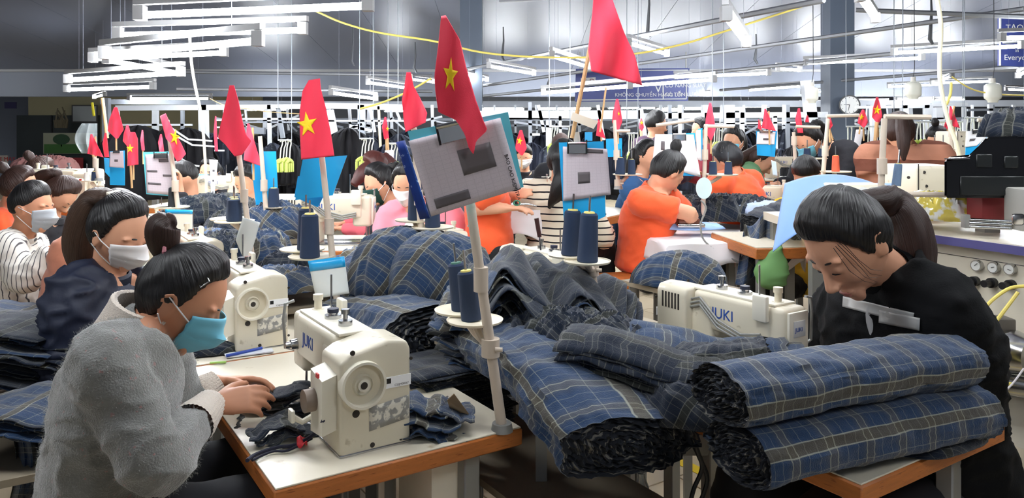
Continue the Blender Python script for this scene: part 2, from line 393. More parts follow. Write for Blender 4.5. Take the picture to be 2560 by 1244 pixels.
def auto_lamp(x0, y0, x1, y1, label):
    def at(h, x, y): return V(((x-1280)*h/(YH-y), F*h/(YH-y), CZ+h))
    L1 = (at(1, x0, y0)-at(1, x1, y1)).length
    h = max(.42, min(.8, 1.2/L1)); return lamp(at(h, x0, y0), at(h, x1, y1), label)
LL = [(350, 38, 920, 14, 'longest bright tube lamp at the top of the left lamp column'),
 (295, 88, 757, 75, 'second bright tube lamp from the top at the left'),
 (262, 136, 645, 102, 'third tube lamp at left, tilted upward to the right'),
 (232, 147, 560, 132, 'fourth tube lamp at left, its end poking out left of the crossing tubes'),
 (268, 150, 452, 184, 'tube lamp at left slanting down to the right in the zigzag'),
 (170, 200, 452, 182, 'tube lamp at left meeting the slanting one at its right end'),
 (167, 224, 382, 217, 'lowest tube lamp of the left column above the yellow marker'),
 (323, 246, 526, 246, 'level tube lamp just above the white conveyor beam at left'),
 (1222, 165, 1335, 184, 'short slanting tube lamp right of the dark left column'),
 (1380, 140, 1470, 167, 'slanting tube lamp touching the stick of the tallest flag'),
 (1572, 108, 1667, 135, 'slanting tube lamp right of the tallest red flag'),
 (1815, 40, 1865, 108, 'broad tube lamp seen nearly end-on near the top right of centre'),
 (2150, -6, 2188, 48, 'broad tube lamp seen end-on cut by the top edge'),
 (920, 206, 1020, 220, 'slanting tube lamp left of the pleated small flag'),
 (828, 232, 940, 247, 'slanting tube lamp right of the folded flag with the big star'),
 (1012, 196, 1085, 205, 'tube lamp passing behind the big starred flag'),
 (1165, 188, 1218, 200, 'tube lamp end between starred flag and left column'),
 (1358, 232, 1575, 215, 'long tube lamp in front of the blue sign, lower left one'),
 (1575, 214, 1785, 199, 'long tube lamp in front of the blue sign, right one'),
 (1690, 193, 1922, 183, 'long tube lamp above the right end of the blue sign'),
 (2015, 158, 2305, 145, 'long tube lamp crossing the right column'),
 (2235, 132, 2555, 115, 'longest tube lamp at the upper right'),
 (2505, 95, 2620, 92, 'tube lamp in front of the upper blue sign at the right edge'),
 (1875, 225, 2003, 215, 'tube lamp left of the right column, tilted'),
 (1945, 172, 2000, 175, 'short foreshortened tube lamp left of the right column'),
 (2005, 232, 2077, 228, 'short tube lamp touching the right column above the clock'),
 (2222, 217, 2345, 211, 'tube lamp behind the left hanging white jug'),
 (2330, 208, 2478, 203, 'tube lamp between the two hanging white jugs'),
 (2355, 200, 2380, 189, 'small tube lamp seen end-on by the yellow hose'),
 (2515, 223, 2600, 226, 'tube lamp right of the right hanging jug'),
 (2545, 190, 2575, 172, 'end-on tube lamp under the Everyday sign'),
 (1717, 240, 1776, 234, 'short tube lamp right below the blue sign corner'),
 (236, 243, 262, 236, 'small end-on lamp over the pale post at left')]
for q in LL: auto_lamp(*q)
FL = [(1207, 1308, 273), (1350, 1475, 270), (962, 1012, 275), (1522, 1635, 268), (1712, 1768, 270), (1822, 1858, 272), (1862, 1922, 264), (2003, 2077, 260), (2143, 2218, 256), (2240, 2325, 252), (2336, 2408, 251), (615, 720, 272), (1640, 1700, 274)]
for i, (x0, x1, y) in enumerate(FL):
    lamp(W(x0, y, 15), W(x1, y, 15.2), 'far glowing tube lamp %s' % ['right of the big clipboard', 'behind the tilted white box at the second clipboard', 'left of the pleated flag', 'just under the blue sign', 'left of the leaning red flag beside the first jug', 'left of the first hanging jug', 'under the first hanging jug', 'just left of the right column', 'right of the wall clock', 'under the left jug', 'behind the yellow hose', 'behind the tallest plain flag at left', 'above the standing man'][i], .035)
# building's lamps overhead; last three added out of view to brighten the left wall
for i, (x, y, z) in enumerate(((-1.6, 1.6, 2.25), (-.1, 1.9, 2.3), (1.9, 2.2, 2.3), (.5, 2.9, 2.35), (3.2, 2.6, 2.3), (-3.4, 1.6, 2.3), (1.2, .2, 2.3), (-11.5, 14, 2.5), (-12.5, 17, 2.4), (-10.5, 11, 2.4))):
    lamp(V((x-.5, y+.2, z)), V((x+.5, y-.2, z)), 'tube lamp overhead out of the picture', .017)
for o in C.objects:
    if o.get('label') == 'tube lamp overhead out of the picture': o['group'] = 'tube lamps overhead outside the frame'
# ---------------- table prototype: origin on the floor at its centre, operator on +y ----------------
def make_table():
    t = thing('sewing_table', '', 'table')
    B().box((0, 0, .735), (.97, .62, .042), .004, seg=1).obj('wooden_core', WOOD, t, True)
    B().box((0, 0, .758), (.962, .612, .004), .001, seg=1).obj('laminate_top', LAM, t, True)
    for sx in (-.4, .4):
        for sy in (-.2, .2):
            B().box((sx, sy, .37), (.045, .045, .70), .004, seg=1).obj('leg', GSTEEL, t, True)
        B().box((sx, 0, .03), (.06, .52, .04), .005, seg=1).obj('foot_rail', GSTEEL, t, True)
    B().box((0, -.2, .2), (.8, .03, .04)).obj('stretcher', GSTEEL, t, True)
    return t
# ---------------- sewing machine prototype: origin at motor-end bottom centre, arm along +x, operator on +y ----------------
def make_machine():
    t = thing('sewing_machine', '', 'sewing machine')
    B().box((.235, .0, .003), (.47, .178, .008), .003).obj('bed_plate', STEEL, t, True)
    # motor cover: profile lofted so the top slopes
    b = B(); pr = [(-.088, 0), (.088, 0), (.088, .215), (.06, .232), (-.03, .252), (-.078, .245), (-.088, .225)]
    b.prism([(0, y, z) for y, z in pr], (.13, 0, 0)); es = [e for e in b.bm.edges]
    bmesh.ops.bevel(b.bm, geom=es, offset=.009, segments=3, profile=.5, affect='EDGES'); b.obj('motor_cover', CREAM, t, True)
    b = B(); b.box((.165, 0, .11), (.10, .12, .22), .018, seg=3); b.box((.28, 0, .185), (.30, .115, .115), .016, seg=3)
    b.box((.20, .0, .135), (.06, .10, .06), .02, seg=3); b.box((.425, 0, .165), (.095, .105, .155), .016, seg=3)
    b.obj('arm', CREAM, t, True)
    b = B(); b.box((.28, 0, .245), (.31, .09, .008), .003); b.obj('top_cover', CREAM2, t, True)
    B().box((.476, 0, .165), (.01, .085, .135), .004).obj('face_plate', CREAM2, t, True)
    B().box((.4825, 0, .185), (.003, .05, .045), .001).obj('logo_plate', mat('logo_plate_grey', (210, 212, 212), .35), t, True)
    text('JUKI', .017, (.4845, -.021, .178), (0, 1, 0), (0, 0, 1), BLUEINK, t, local=True)
    text('JUKI', .046, (.365, .0582, .172), (-1, 0, 0), (0, 0, 1), BLUEINK, t, local=True)
    text('JUKI', .046, (.21, -.0582, .172), (1, 0, 0), (0, 0, 1), BLUEINK, t, local=True)
    # handwheel, recessed disc with hub
    b = B(); n = 40; prof = [(.0, .012), (.014, .012), (.014, .003), (.022, .003), (.022, .010), (.025, -.003), (.046, -.003), (.048, .016), (.054, .016), (.055, -.012), (.0, -.012)]
    rings = [[b.bm.verts.new((-.0-z, math.cos(q)*r+.035, math.sin(q)*r+.16)) for q in [2*math.pi*k/n for k in range(n)]] for r, z in prof]
    for a, c in zip(rings, rings[1:]):
        for k in range(n): b.bm.faces.new((a[k], a[(k+1) % n], c[(k+1) % n], c[k]))
    bmesh.ops.remove_doubles(b.bm, verts=b.bm.verts, dist=1e-5); b.obj('handwheel', CREAM2, t, True)
    B().cyl((-.013, .035, .16), (-.0128, .035, .16), .0085, n=16).obj('hub_screw', DARKH, t, True)
    for y, z, r in ((.058, .235, .006), (.05, .095, .009), (-.025, .1, .0075), (.01, .015, .006), (-.0885, .2, .004), (-.0885, .035, .004)):
        B().cyl((-.0008, y, z), (.002, y, z), r, n=14).obj('screw_hole', DARKH, t, True)
    lb = B().box((-.001, -.05, .152), (.002, .074, .026)).obj('data_plate', mat('white_sticker', (250, 250, 250), .4), t, True, smooth=False)
    B().box((-.0018, -.03, .156), (.0006, .012, .012)).obj('sticker_logo', BLACKP, lb)
    text('CSSJM00067', .007, (-.002, -.045, .142), (0, -1, 0), (0, 0, 1), BLACKP, lb, 'sticker_lettering', .0002, True)
    pl_ = B().grid(lambda u, v: V((-.0009, .018-.1*u, .048+.055*v+.012*u)), 6, 4).obj('worn_label', mat('worn_grey_label', (150, 148, 142), .7, var=.25, vs=60, col2=(225, 220, 205), c2s=45, c2t=.5), t, True, solid=.001)
    # operator-side control box and knob
    b = B(); b.prism([(.02, .088, .06), (.10, .088, .05), (.10, .088, .195), (.02, .088, .185)], (0, .035, -.01)); b.obj('control_box', CREAM2, t, True)
    B().cyl((.075, .11, .12), (.075, .148, .12), .026, n=20).obj('feed_knob', mat('taupe_knob', (128, 112, 98), .5), t, True)
    b = B(); b.tube([(.11, .1, .075), (.11, .14, .06), (.11, .165, .078)], .007); b.box((.11, .165, .08), (.03, .01, .03), .004); b.obj('reverse_lever', CREAM2, t, True)
    B().box((.05, .1235, .182), (.016, .004, .01)).obj('warning_mark', mat('red_warning', (200, 40, 40), .5), t, True)
    # tension discs, thread guides, winder
    b = B(); b.cyl((.415, .052, .16), (.415, .075, .16), .016, .013, 16); b.cyl((.415, .075, .16), (.415, .09, .16), .009, n=12); b.obj('tension_dial', STEEL, t, True)
    b = B(); b.cyl((.29, 0, .249), (.29, 0, .258), .022, n=18); b.cyl((.29, 0, .258), (.29, 0, .272), .013, n=14); b.obj('bobbin_winder', STEEL, t, True)
    B().cyl((.29, 0, .264), (.29, 0, .274), .015, n=14).obj('bobbin', mat('dark_bobbin', (35, 40, 60), .5), t, True)
    b = B(); b.cyl((.2, 0, .249), (.2, 0, .262), .018, n=14); b.cyl((.2, 0, .262), (.2, 0, .285), .006, n=10); b.cyl((.2, 0, .278), (.2, 0, .29), .011, n=12); b.obj('thread_tensioner', STEEL, t, True)
    b = B(); b.cyl((.41, 0, .24), (.41, 0, .25), .017, n=14); b.cyl((.41, 0, .25), (.41, 0, .278), .0105, n=14); b.cyl((.41, 0, .275), (.41, 0, .29), .014, n=14); b.obj('oil_cap', CREAM, t, True)
    b = B(); b.tube([(.465, .045, .13), (.465, .075, .14), (.465, .08, .22), (.465, .075, .262), (.465, .05, .268)], .0045); b.obj('finger_guard', GSTEEL, t, True)
    b = B(); b.cyl((.45, .02, .02), (.45, .02, .1), .0035, n=8); b.cyl((.44, .0, .012), (.44, 0, .1), .005, n=8); b.box((.45, .02, .01), (.035, .03, .006), .002); b.obj('needle_bar', STEEL, t, True)
    b = B(); b.cyl((.36, -.02, .245), (.36, -.02, .35), .0028, n=8); b.obj('thread_post', STEEL, t, True)
    b = B(); b.box((.40, -.065, .235), (.05, .018, .075), .006); b.obj('bobbin_stand', CREAM2, t, True)
    b = B()
    for k in range(3): b.tube([(.12, -.06-.003*k, .21-.012*k), (.17, -.066, .226-.012*k), (.24, -.066, .17-.012*k), (.33, -.066, .145-.01*k), (.40, -.066, .16-.01*k)], .0035, 6)
    b.obj('cable_bundle', mat('grey_cable', (150, 150, 145), .5), t, True)
    b = B()
    for k in range(6): b.box((.03+k*.014, -.0885, .2), (.006, .002, .05))
    b.obj('vent_slots', DARKH, t, True)
    return t
UX, UY = V((-.545, .839, 0)), V((.839, .545, 0))
ANG_A = math.atan2(.839, -.545); ANG_B = ANG_A+math.pi
tbl, mac = make_table(), make_machine()
used = {'t': False, 'm': False}
def table_at(o, ang, label):
    t = tbl if not used['t'] else copy_tree(tbl); used['t'] = True; t['group'] = 'sewing tables'; del t['group']
    return place(t, o, ang, label)
def machine_at(p, ang, label, s=1.0):
    t = mac if not used['m'] else copy_tree(mac); used['m'] = True
    return place(t, p, ang, label, s)
def loc2(o, ang, x, y, z): return V((o[0]+math.cos(ang)*x-math.sin(ang)*y, o[1]+math.sin(ang)*x+math.cos(ang)*y, z))
A0 = V((-.4965, 2.148, 0)); B0 = V((.73, 2.17, 0))
An = ['nearest sewing table, cream top with chipped orange wooden edge', 'cream sewing table in front of the woman in the navy jacket', 'cream sewing table third from the front in the left row', 'cream sewing table beside the man in the striped shirt', 'cream sewing table at the far end of the left row']
Am = ['nearest cream sewing machine with handwheel and worn label facing the viewer', 'cream sewing machine seen behind the grey sweater woman\'s mask', 'cream sewing machine third in the left row, behind the hanging pale paper', 'cream sewing machine beside the striped shirt man\'s table', 'cream sewing machine at the far end of the left row']
for k in range(4):
    o = A0+UX*.98*k; table_at(o, ANG_A, An[k]); machine_at(loc2(o, ANG_A, -.417, .055, .76), ANG_A, Am[k])
Bn = ['near right table with white top and orange edge carrying the two plaid rolls', 'sewing table under the wavy cloth stack, second in the right row', 'sewing table third in the right row', 'sewing table fourth in the right row']
Bm = ['cream sewing machine before the woman in black, cables along its back', 'cream sewing machine seen from above behind the wavy cloth stack', 'cream sewing machine below the pink worker', 'small cream sewing machine fourth in the right row']
for k in range(3):
    o = B0-UX*0+UX*.98*k; table_at(o, ANG_B, Bn[k]); machine_at(loc2(o, ANG_B, -.417, .055, .76), ANG_B, Bm[k])
# further machines: (needle px, motor px, base y, depth needle, depth motor)
def machine_px(nx, mx, zb, dn, dm, label, rear=False, s=1):
    a = V(((mx-1280)/F*dm, dm, zb)); b = V(((nx-1280)/F*dn, dn, zb)); d = b-a
    machine_at(a, math.atan2(d.y, d.x), label, s)
    return a, math.atan2(d.y, d.x)
FM = [(932, 700, .86, 4.4, 4.4, 'cream sewing machine with blue lettering before the woman in the green mask', 1.14),
      (1985, 1822, .92, 5.1, 5.1, 'cream sewing machine with blue lettering in front of the green shirt', .9),
      (2195, 2062, .98, 5.6, 5.6, 'cream sewing machine behind the orange thread cone', .8),
      (1425, 1318, .95, 5.4, 5.6, 'cream overlock style machine right of the big clipboard', .85),
      (2000, 1900, 1.1, 6.6, 6.6, 'small cream machine behind the blue hanging paper at right', .75),
      (120, 245, 1.0, 5.2, 5.2, 'long cream machine behind the dark-haired head at far left', 1.0),
      (560, 470, .98, 5.6, 5.6, 'cream machine before the woman eating in black', .8),
      (2420, 2350, 1.05, 6.2, 6.2, 'cream machine behind the brown striped sweater', .8)]
for n_, m_, zb, dn, dm, l, s in FM:
    a, ang = machine_px(n_, m_, zb, dn, dm, l, s=s)
    tt = copy_tree(tbl); c = loc2(a, ang, .3, .03, 0); place(tt, (c.x, c.y, 0), ang, 'table under the %s' % l); tt.scale = (1, 1, zb/.761)
# ---------------- cloth builders ----------------
def fbm(p, o=4): return noise.fractal(V(p), .6, 2.1, o)
def roll(label, pts, rw, rh, side, m, seed=0, lump=.008, group=None, uvr=False, ends=(1, 1), sag=0, nu=90, nv=72, cat='cloth roll', name='fabric_roll', sq=.75):
    """rolled bolt of cloth along pts; rw half-width along side, rh half-height"""
    t = thing(name, label, cat, pts[0], group); pts = [V(p) for p in pts]; m_ = len(pts); side = V(side).normalized()
    def at(u):
        x = u*(m_-1); i = min(int(x), m_-2); f = x-i
        g = lambda k: pts[max(0, min(m_-1, k))]
        p0, p1, p2, p3 = g(i-1), g(i), g(i+1), g(i+2)
        return (p1*2+(p2-p0)*f+(p0*2-p1*5+p2*4-p3)*f*f+(p1*3-p0-p2*3+p3)*f**3)*.5
    L = (pts[-1]-pts[0]).length
    def fn(u, v, k=1.0):
        c = at(u); tz = (at(min(1, u+.02))-at(max(0, u-.02))).normalized(); x = (side-tz*side.dot(tz)).normalized(); y = tz.cross(x)
        if y.z < 0: y = -y
        a = 2*math.pi*v; ca, sa = math.cos(a), math.sin(a)
        ex = lambda q: math.copysign(abs(q)**sq, q)
        n = fbm((math.cos(a)*1.2+seed, math.sin(a)*1.2, u*3.2)); n2 = fbm((ca*3+seed, sa*3+9, u*1.3*L*6))
        r = 1+n*lump/rh+n2*lump*.35/rh
        if v > .985: r += .012/rh
        return c+(x*ex(ca)*rw+y*ex(sa)*rh)*r*k
    per = math.pi*(rw+rh)*.95
    uvf = (lambda u, v: (v*per+seed*.03, u*L+seed*.05)) if not uvr else (lambda u, v: (u*L+seed*.03, v*per))
    # v-rotated so that the loose outer edge lies underneath
    b = B(); b.grid(lambda u, v: fn(u, v+.72-math.floor(v+.72)), nu, nv, uvf); b.obj('outer_layer', m, t)
    for e, on in zip((0, 1), ends):
        if not on: continue
        tz = (at(.03)-at(0)).normalized() if e == 0 else (at(.97)-at(1)).normalized()
        b = B(); nr, na = 26, 80
        def cf(r, v):
            a = 2*math.pi*v; rr = r
            sp = math.sin((r*9-v)*2*math.pi)*.006+fbm((math.cos(a)*r*9+seed, math.sin(a)*r*9, 3), 3)*.014
            p = at(e).lerp(fn(e, v), rr)
            return p+tz*(.012-.02*(1-rr)+sp*(1 if rr < .97 else .2)-.012*(rr > .93))
        b.grid(cf, nr, na, lambda u, v: (u, v)); b.obj('rolled_end', FRAY, t)
    return t
def sheet(name, fn, nu, nv, m, parent, size=(1, 1), solid=.0016, uvo=(0, 0), rot=0):
    ca, sa = math.cos(rot), math.sin(rot)
    uvf = lambda u, v: (uvo[0]+u*size[0]*ca-v*size[1]*sa, uvo[1]+u*size[0]*sa+v*size[1]*ca)
    return B().grid(fn, nu, nv, uvf).obj(name, m, parent, solid=solid)
def stack(label, o, ux, uy, L, Wd, n, dz, wave, m, seed=0, mats=None, jit=.012, nu=40, nv=16, droop=0, cat='cloth stack', name='cloth_bundle', group=None, rot=0, tilt=None):
    """pile of n cut layers lying on each other; wave(u,v)->height shape in m; o = centre of the base"""
    t = thing(name, label, cat, o, group); o, ux, uy = V(o), V(ux).normalized(), V(uy).normalized(); rnd = random.Random(seed)
    for k in range(n):
        j = [rnd.uniform(-jit, jit) for _ in range(4)]; g = k/max(1, n-1); ph = rnd.uniform(0, 50)
        def fn(u, v):
            uu, vv = (u-.5)*(L+j[0])+j[1], (v-.5)*(Wd+j[2])+j[3]
            z = wave(u, v, g)+k*dz+.004*fbm((u*5+ph, v*5, k*.3))+.003*math.sin(u*19+ph)
            uu += .012*fbm((v*4, ph, u*2)); vv += .012*fbm((u*4, ph, 7+v*2))
            return o+ux*uu+uy*vv+V((0, 0, z))
        mm = (mats or [m])[k % len(mats or [m])]
        sheet('cloth_layer', fn, nu, nv, mm, t, (L, Wd), min(.0035, dz*.6), (k*.037, k*.021), rot)
    return t
def heap(label, c, rx, ry, rot, h, m, seed=0, fold=.035, fs=6.0, n=80, cat='cloth heap', name='cloth_heap', group=None, uvr=.5, flat=.5, drop=0):
    """crumpled garment or cloth: domed sheet with sharp folds, resting at c.z"""
    t = thing(name, label, cat, c, group); c = V(c); ca, sa = math.cos(rot), math.sin(rot)
    def fn(u, v):
        x, y = u*2-1, v*2-1
        # square to disc
        X, Y = x*math.sqrt(1-y*y/2), y*math.sqrt(1-x*x/2); r = math.hypot(X, Y)
        wob = 1+.16*fbm((math.atan2(Y, X)*1.1+seed, seed*1.7, 0), 3) if r > .01 else 1
        z = h*(max(0, 1-r**2.6))**flat
        q = V((X*fs*rx*3+seed*3.3, Y*fs*ry*3, seed)); w = V((noise.noise(q*.6), noise.noise(q*.6+V((9, 9, 9))), 0))*1.4
        a = 1-abs(noise.noise(q+w))*2.2; b2 = 1-abs(noise.noise((q+w)*2.3+V((5, 3, 1))))*2
        z += fold*(a*.8+b2*.35)*min(1, (1-r)*5+.1)
        z = max(z, .002+.01*(1-r)) if drop == 0 else z-drop*max(0, r-.75)*4
        X, Y = X*rx*wob, Y*ry*wob
        return c+V((X*ca-Y*sa, X*sa+Y*ca, z))
    cr_, sr_ = math.cos(uvr), math.sin(uvr)
    def uvf(u, v):
        z = fn(u, v).z-c.z; y_ = (z if v < .5 else 2*h-z)*1.0+v*ry*1.6; x_ = u*rx*2.2+seed*.1; return (x_*cr_-y_*sr_, x_*sr_+y_*cr_)
    B().grid(fn, n, n, uvf).obj('cloth', m, t, solid=.002)
    return t
# big plaid bolt lying in the gap between the two rows, over the trough
TROUGH = mat('grey_board_trough', (150, 138, 118), .7, var=.1)
t = thing('cloth_trough', 'beige boarded trough in the gap under the biggest plaid bolt', 'trough', (.1, 2.1, 0))
mid = V((.165, 1.98, 0))
for s_ in (0,):
    c = mid+UX*.52; B().box((c.x, c.y, .555), (1.5, .34, .02), rot=Matrix.Rotation(ANG_A, 3, 'Z')).obj('trough_board', TROUGH, t, smooth=False)
    for k in (-.5, .5):
        for s2 in (-.14, .14):
            p = c+UX*k+UY*s2; B().box((p.x, p.y, .272), (.04, .04, .545)).obj('leg', GSTEEL, t, smooth=False)
roll('biggest blue plaid cloth bolt hanging between the two nearest tables', [(-.03, 2.62, .80), (.03, 2.3, .845), (.155, 2.05, .845), (.275, 1.78, .765)], .19, .080, (.85, .35, -.12), PL, 3, .011, ends=(0, 1), sq=.82)
# two rolls on the near right table
B1t = .762
def onroll(a, b, lab, rw, rh, seed, m=PL): 
    return roll(lab, [a, a.lerp(b, .35)+V((0, 0, .004)), a.lerp(b, .7)+V((0, 0, .003)), b], rw, rh, (-.41, .91, 0), m, seed, .006, uvr=False, sq=.85)
onroll(V((.475, 1.60, .826)), V((1.115, 1.865, .828)), 'lower of the two thick blue plaid rolls on the near right table', .10, .061, 11)
onroll(V((.44, 1.62, .940)), V((1.085, 1.87, .944)), 'upper blue plaid roll resting on top of the lower one at right', .095, .058, 16)
# loose plaid piece under the rolls at the table edge
heap('small frayed plaid offcut under the rolls at the right table edge', (1.02, 1.79, .762), .14, .05, .45, .02, PLD, 5, .008, n=30, cat='offcut', name='fabric_offcut')
# bolt behind the nearest machine
roll('blue plaid bolt behind the nearest machine, dark layered end toward the right', [W(850, 822, 3.0), W(960, 815, 2.85), W(1085, 850, 2.6)], .20, .115, (.5, .85, 0), PL, 21, .012, ends=(1, 1), sq=.7)
stack('dark layered cloth block below the bolt behind the nearest machine', W(1085, 940, 2.42)-V((0, 0, .12)), UX, UY, .42, .30, 22, .0085, lambda u, v, g: .02*math.sin(u*4+g), PLD, 31, jit=.02, nu=20, nv=8, rot=.2)
# wavy stack left of the tied bundles
def wv(u, v, g): return (.085*math.exp(-((u-.35)/.16)**2)+.035*math.exp(-((u-.72)/.12)**2))*(.35+.65*g)+.016*math.sin(u*15+v*3+g*2.5)*(.3+g)+.013*math.sin(u*29+v*9+g*5)*(.3+g)-.06*max(0, v-.5)-.05*max(0, u-.8)
stack('tall stack of wavy dark plaid layers beside the twin thread cones on the right row', W(1340, 830, 2.45)-V((0, 0, .08)), (1, -.22, -.06), (.1, 1, .15), .56, .42, 26, .0088, wv, PLD, 41, mats=[PLD, PLD, PL], jit=.045, nu=60, nv=14, rot=.3)
heap('dark drape of plaid layers spilling toward the tied bundle', W(1440, 865, 2.2)-V((0, 0, .02)), .24, .16, -.35, .10, PLD, 44, .03, 7, n=70)
# tied bundles of cut pieces
def wt(u, v, g): return .05*math.cos((v-.5)*2.6)+.012*math.sin(u*7)*g
stack('upper tied stack of plaid pieces in front of the right machine', W(1735, 900, 2.14)-V((0, 0, .06)), (1, -.12, -.07), (.25, 1, 0), .52, .25, 15, .0062, wt, PL, 51, mats=[PLD, PL, PL], jit=.03, nu=30, nv=12, rot=1.57)
stack('lower tied stack of plaid pieces with ridged edges behind the right rolls', W(1625, 950, 1.98)-V((0, 0, .05)), (.93, -.30, -.12), (.36, .93, 0), .42, .22, 17, .0062, wt, PLD, 53, mats=[PLD, PLD, PL], jit=.022, nu=30, nv=12, rot=1.57)
roll('dark folded cloth roll with frayed end beside the tied stacks', [W(1700, 930, 2.05), W(1800, 930, 1.98), W(1925, 915, 1.95)], .10, .07, (.2, 1, 0), PLD, 57, .01, sq=.8)
heap('dark plaid folds over the edge between the tied stacks and the rolls', W(1745, 1000, 1.9)-V((0, 0, .03)), .2, .13, -.5, .09, PLD, 58, .02, 6, n=60)
# upright folded stack in the middle
for k, (x, y, d, rx_, h_, sd, lab) in enumerate(((905, 715, 3.15, .15, .17, 61, 'pleated pale plaid stack right of the hanging blue-topped paper'), (1000, 712, 3.05, .2, .24, 62, 'broad plaid cloth mound with crossing yellow lines in the middle'), (1100, 722, 2.95, .2, .23, 66, 'plaid cloth mound directly left of the near thread cones'))):
    heap(lab, W(x, y+14, d), rx_, .17, .2, h_, PLL if k == 0 else PL, sd, .02, 4, n=70, flat=.45, uvr=.75)
# heaps along the left row gap
HP = [(700, 722, 3.1, .17, .13, .06, PLL, 'pale crumpled plaid cloth above the second machine'), (745, 690, 3.3, .17, .13, .09, PLD, 'rumpled dark plaid garment behind the hanging paper'), (655, 650, 3.7, .2, .15, .12, PL, 'plaid garment heap left of the middle thread stand'),
 (560, 640, 3.9, .2, .15, .10, PLD, 'dark plaid garment heap behind the white hanging slip'), (690, 590, 4.1, .19, .15, .16, PL, 'plaid shirt pile with wide stripes under the twin cones'), (600, 575, 4.4, .22, .2, .1, PLD, 'dark plaid shirt pile beside the pale box machine'),
 (530, 548, 4.5, .3, .2, .12, PLD, 'dark crumpled plaid heap right of the lone cone stand'), (830, 700, 3.3, .1, .12, .05, PLD, 'small dark plaid fold beside the pale mound'), (520, 620, 4.2, .22, .16, .08, PLL, 'faded plaid cloth behind the pale hanging card')]
for i, (x, y, d, rx_, ry_, h_, m_, lab) in enumerate(HP): heap(lab, W(x, y, d), rx_, ry_, i*.7, h_, m_, 70+i*3, .035, 6, n=56)
def trestle(label, p, w=.5, dp=.35):
    p = V(p); t = thing('cloth_rack', label, 'rack', (p.x, p.y, 0))
    B().box((p.x, p.y, p.z-.012), (w, dp, .02), rot=Matrix.Rotation(ANG_A, 3, 'Z')).obj('rack_board', TROUGH, t, smooth=False)
    for a in (-.4, .4):
        for b_ in (-.4, .4):
            q = V((p.x, p.y, 0))+UX*a*w+UY*b_*dp; B().box((q.x, q.y, (p.z-.02)/2), (.03, .03, p.z-.02)).obj('leg', GSTEEL, t, smooth=False)
for (x, y, d, w, dp, l) in ((740, 735, 3.25, .5, .4, 'low board rack under the crumpled plaid left of centre'), (600, 655, 4.1, .6, .5, 'board rack carrying the far left plaid heaps'), (1010, 760, 3.0, .7, .45, 'board rack under the middle plaid mounds'), (1010, 905, 2.7, .6, .4, 'board rack under the bolt behind the nearest machine'), (1360, 870, 2.35, .6, .45, 'board rack under the wavy dark stack')):
    trestle(l, W(x, y, d), w, dp)
# far left edge cloths beside the grey sweater
stack('plaid cloth stack at the left edge behind the navy jacket', W(20, 830, 3.0), (1, .1, 0), (0, 1, 0), .4, .35, 8, .012, lambda u, v, g: .02*math.cos(u*3), PL, 81, jit=.03, nu=16, nv=8)
stack('plaid cloth stack with frilly layers at the left edge', W(30, 960, 2.5), (1, .1, 0), (0, 1, 0), .42, .3, 16, .012, lambda u, v, g: .03*math.cos((u-.4)*3), PLD, 83, mats=[PLD, PLD, PL], jit=.05, nu=24, nv=8)
stack('folded plaid pillow-like stack at the lower left edge', W(60, 1075, 2.15), (1, .1, 0), (0, 1, 0), .3, .3, 5, .014, lambda u, v, g: .03*math.cos((u-.5)*3.2), PL, 85, jit=.02, nu=20, nv=8)
tt_ = thing('hanging_cloth', 'plaid cloth hanging down at the lower left corner', 'cloth', W(70, 1075, 2.1))
sheet('cloth', lambda u, v: W(28+u*95+12*math.sin(v*5), 1070+v*260, 2.08+.03*math.sin(u*11+v*3)+.015*math.sin(u*25)), 30, 24, PL, tt_, (.2, .4))
trestle('stool-like rack under the left edge cloth stacks', W(40, 1110, 2.2), .5, .4)
trestle('shelf rack beneath the plaid stack at the left edge', W(10, 862, 2.95), .6, .4)
trestle('shelf rack under the frilly stack at the left edge', W(10, 990, 2.5), .5, .35)
# garment pieces on the nearest table
def leafs(label, c, seed, rot, L=.2, Wd=.1, n=4, m=PLD):
    return stack(label, c, (math.cos(rot), math.sin(rot), 0), (-math.sin(rot), math.cos(rot), 0), L, Wd, n, .009, lambda u, v, g: .012*math.sin(u*5+seed)+.01*g, m, seed, jit=.05, nu=14, nv=8, cat='cloth pieces', name='cut_pieces')
leafs('dark plaid collar pieces fanned out left of the nearest machine', T(700, 1035, .763), 91, .15, .17, .08, 5)
leafs('crumpled dark offcuts with a red tag below the nearest machine knob', T(725, 1085, .763), 93, .5, .12, .06, 3)
leafs('folded cloth strip with a cardboard piece right of the nearest machine', T(1085, 1068, .763), 95, .1, .14, .12, 7, PL)
o = B().prism([T(1130, 1040, .77), T(1172, 1035, .80), T(1135, 985, .84), T(1118, 1000, .84)], (0, 0, .002)).obj('cardboard_piece', mat('cardboard', (190, 160, 120), .8)); tag(o, 'bent brown cardboard scrap behind the folded cloth strip', 'cardboard')
o = B().grid(lambda u, v: T(742+u*26, 1093+v*18, .775)+V((0, 0, .012*math.sin(u*5)*math.sin(v*4))), 6, 5).obj('red_tag', mat('red_paper', (210, 40, 50), .6), solid=.001); tag(o, 'crumpled red tag among the offcuts on the nearest table', 'tag')
def cord(label, pts, r, m, name='cord'):
    P = [V(p) for p in pts]; Q = []
    for i in range(len(P)-1):
        g = lambda k: P[max(0, min(len(P)-1, k))]
        for k in range(6):
            f = k/6; p0, p1, p2, p3 = g(i-1), g(i), g(i+1), g(i+2); Q.append((p1*2+(p2-p0)*f+(p0*2-p1*5+p2*4-p3)*f*f+(p1*3-p0-p2*3+p3)*f**3)*.5)
    Q.append(P[-1]); o = B().tube(Q, r, 8).obj(name, m); return tag(o, label, name.replace('_', ' '))
NAVYC = mat('navy_cord', (24, 26, 48), .7)
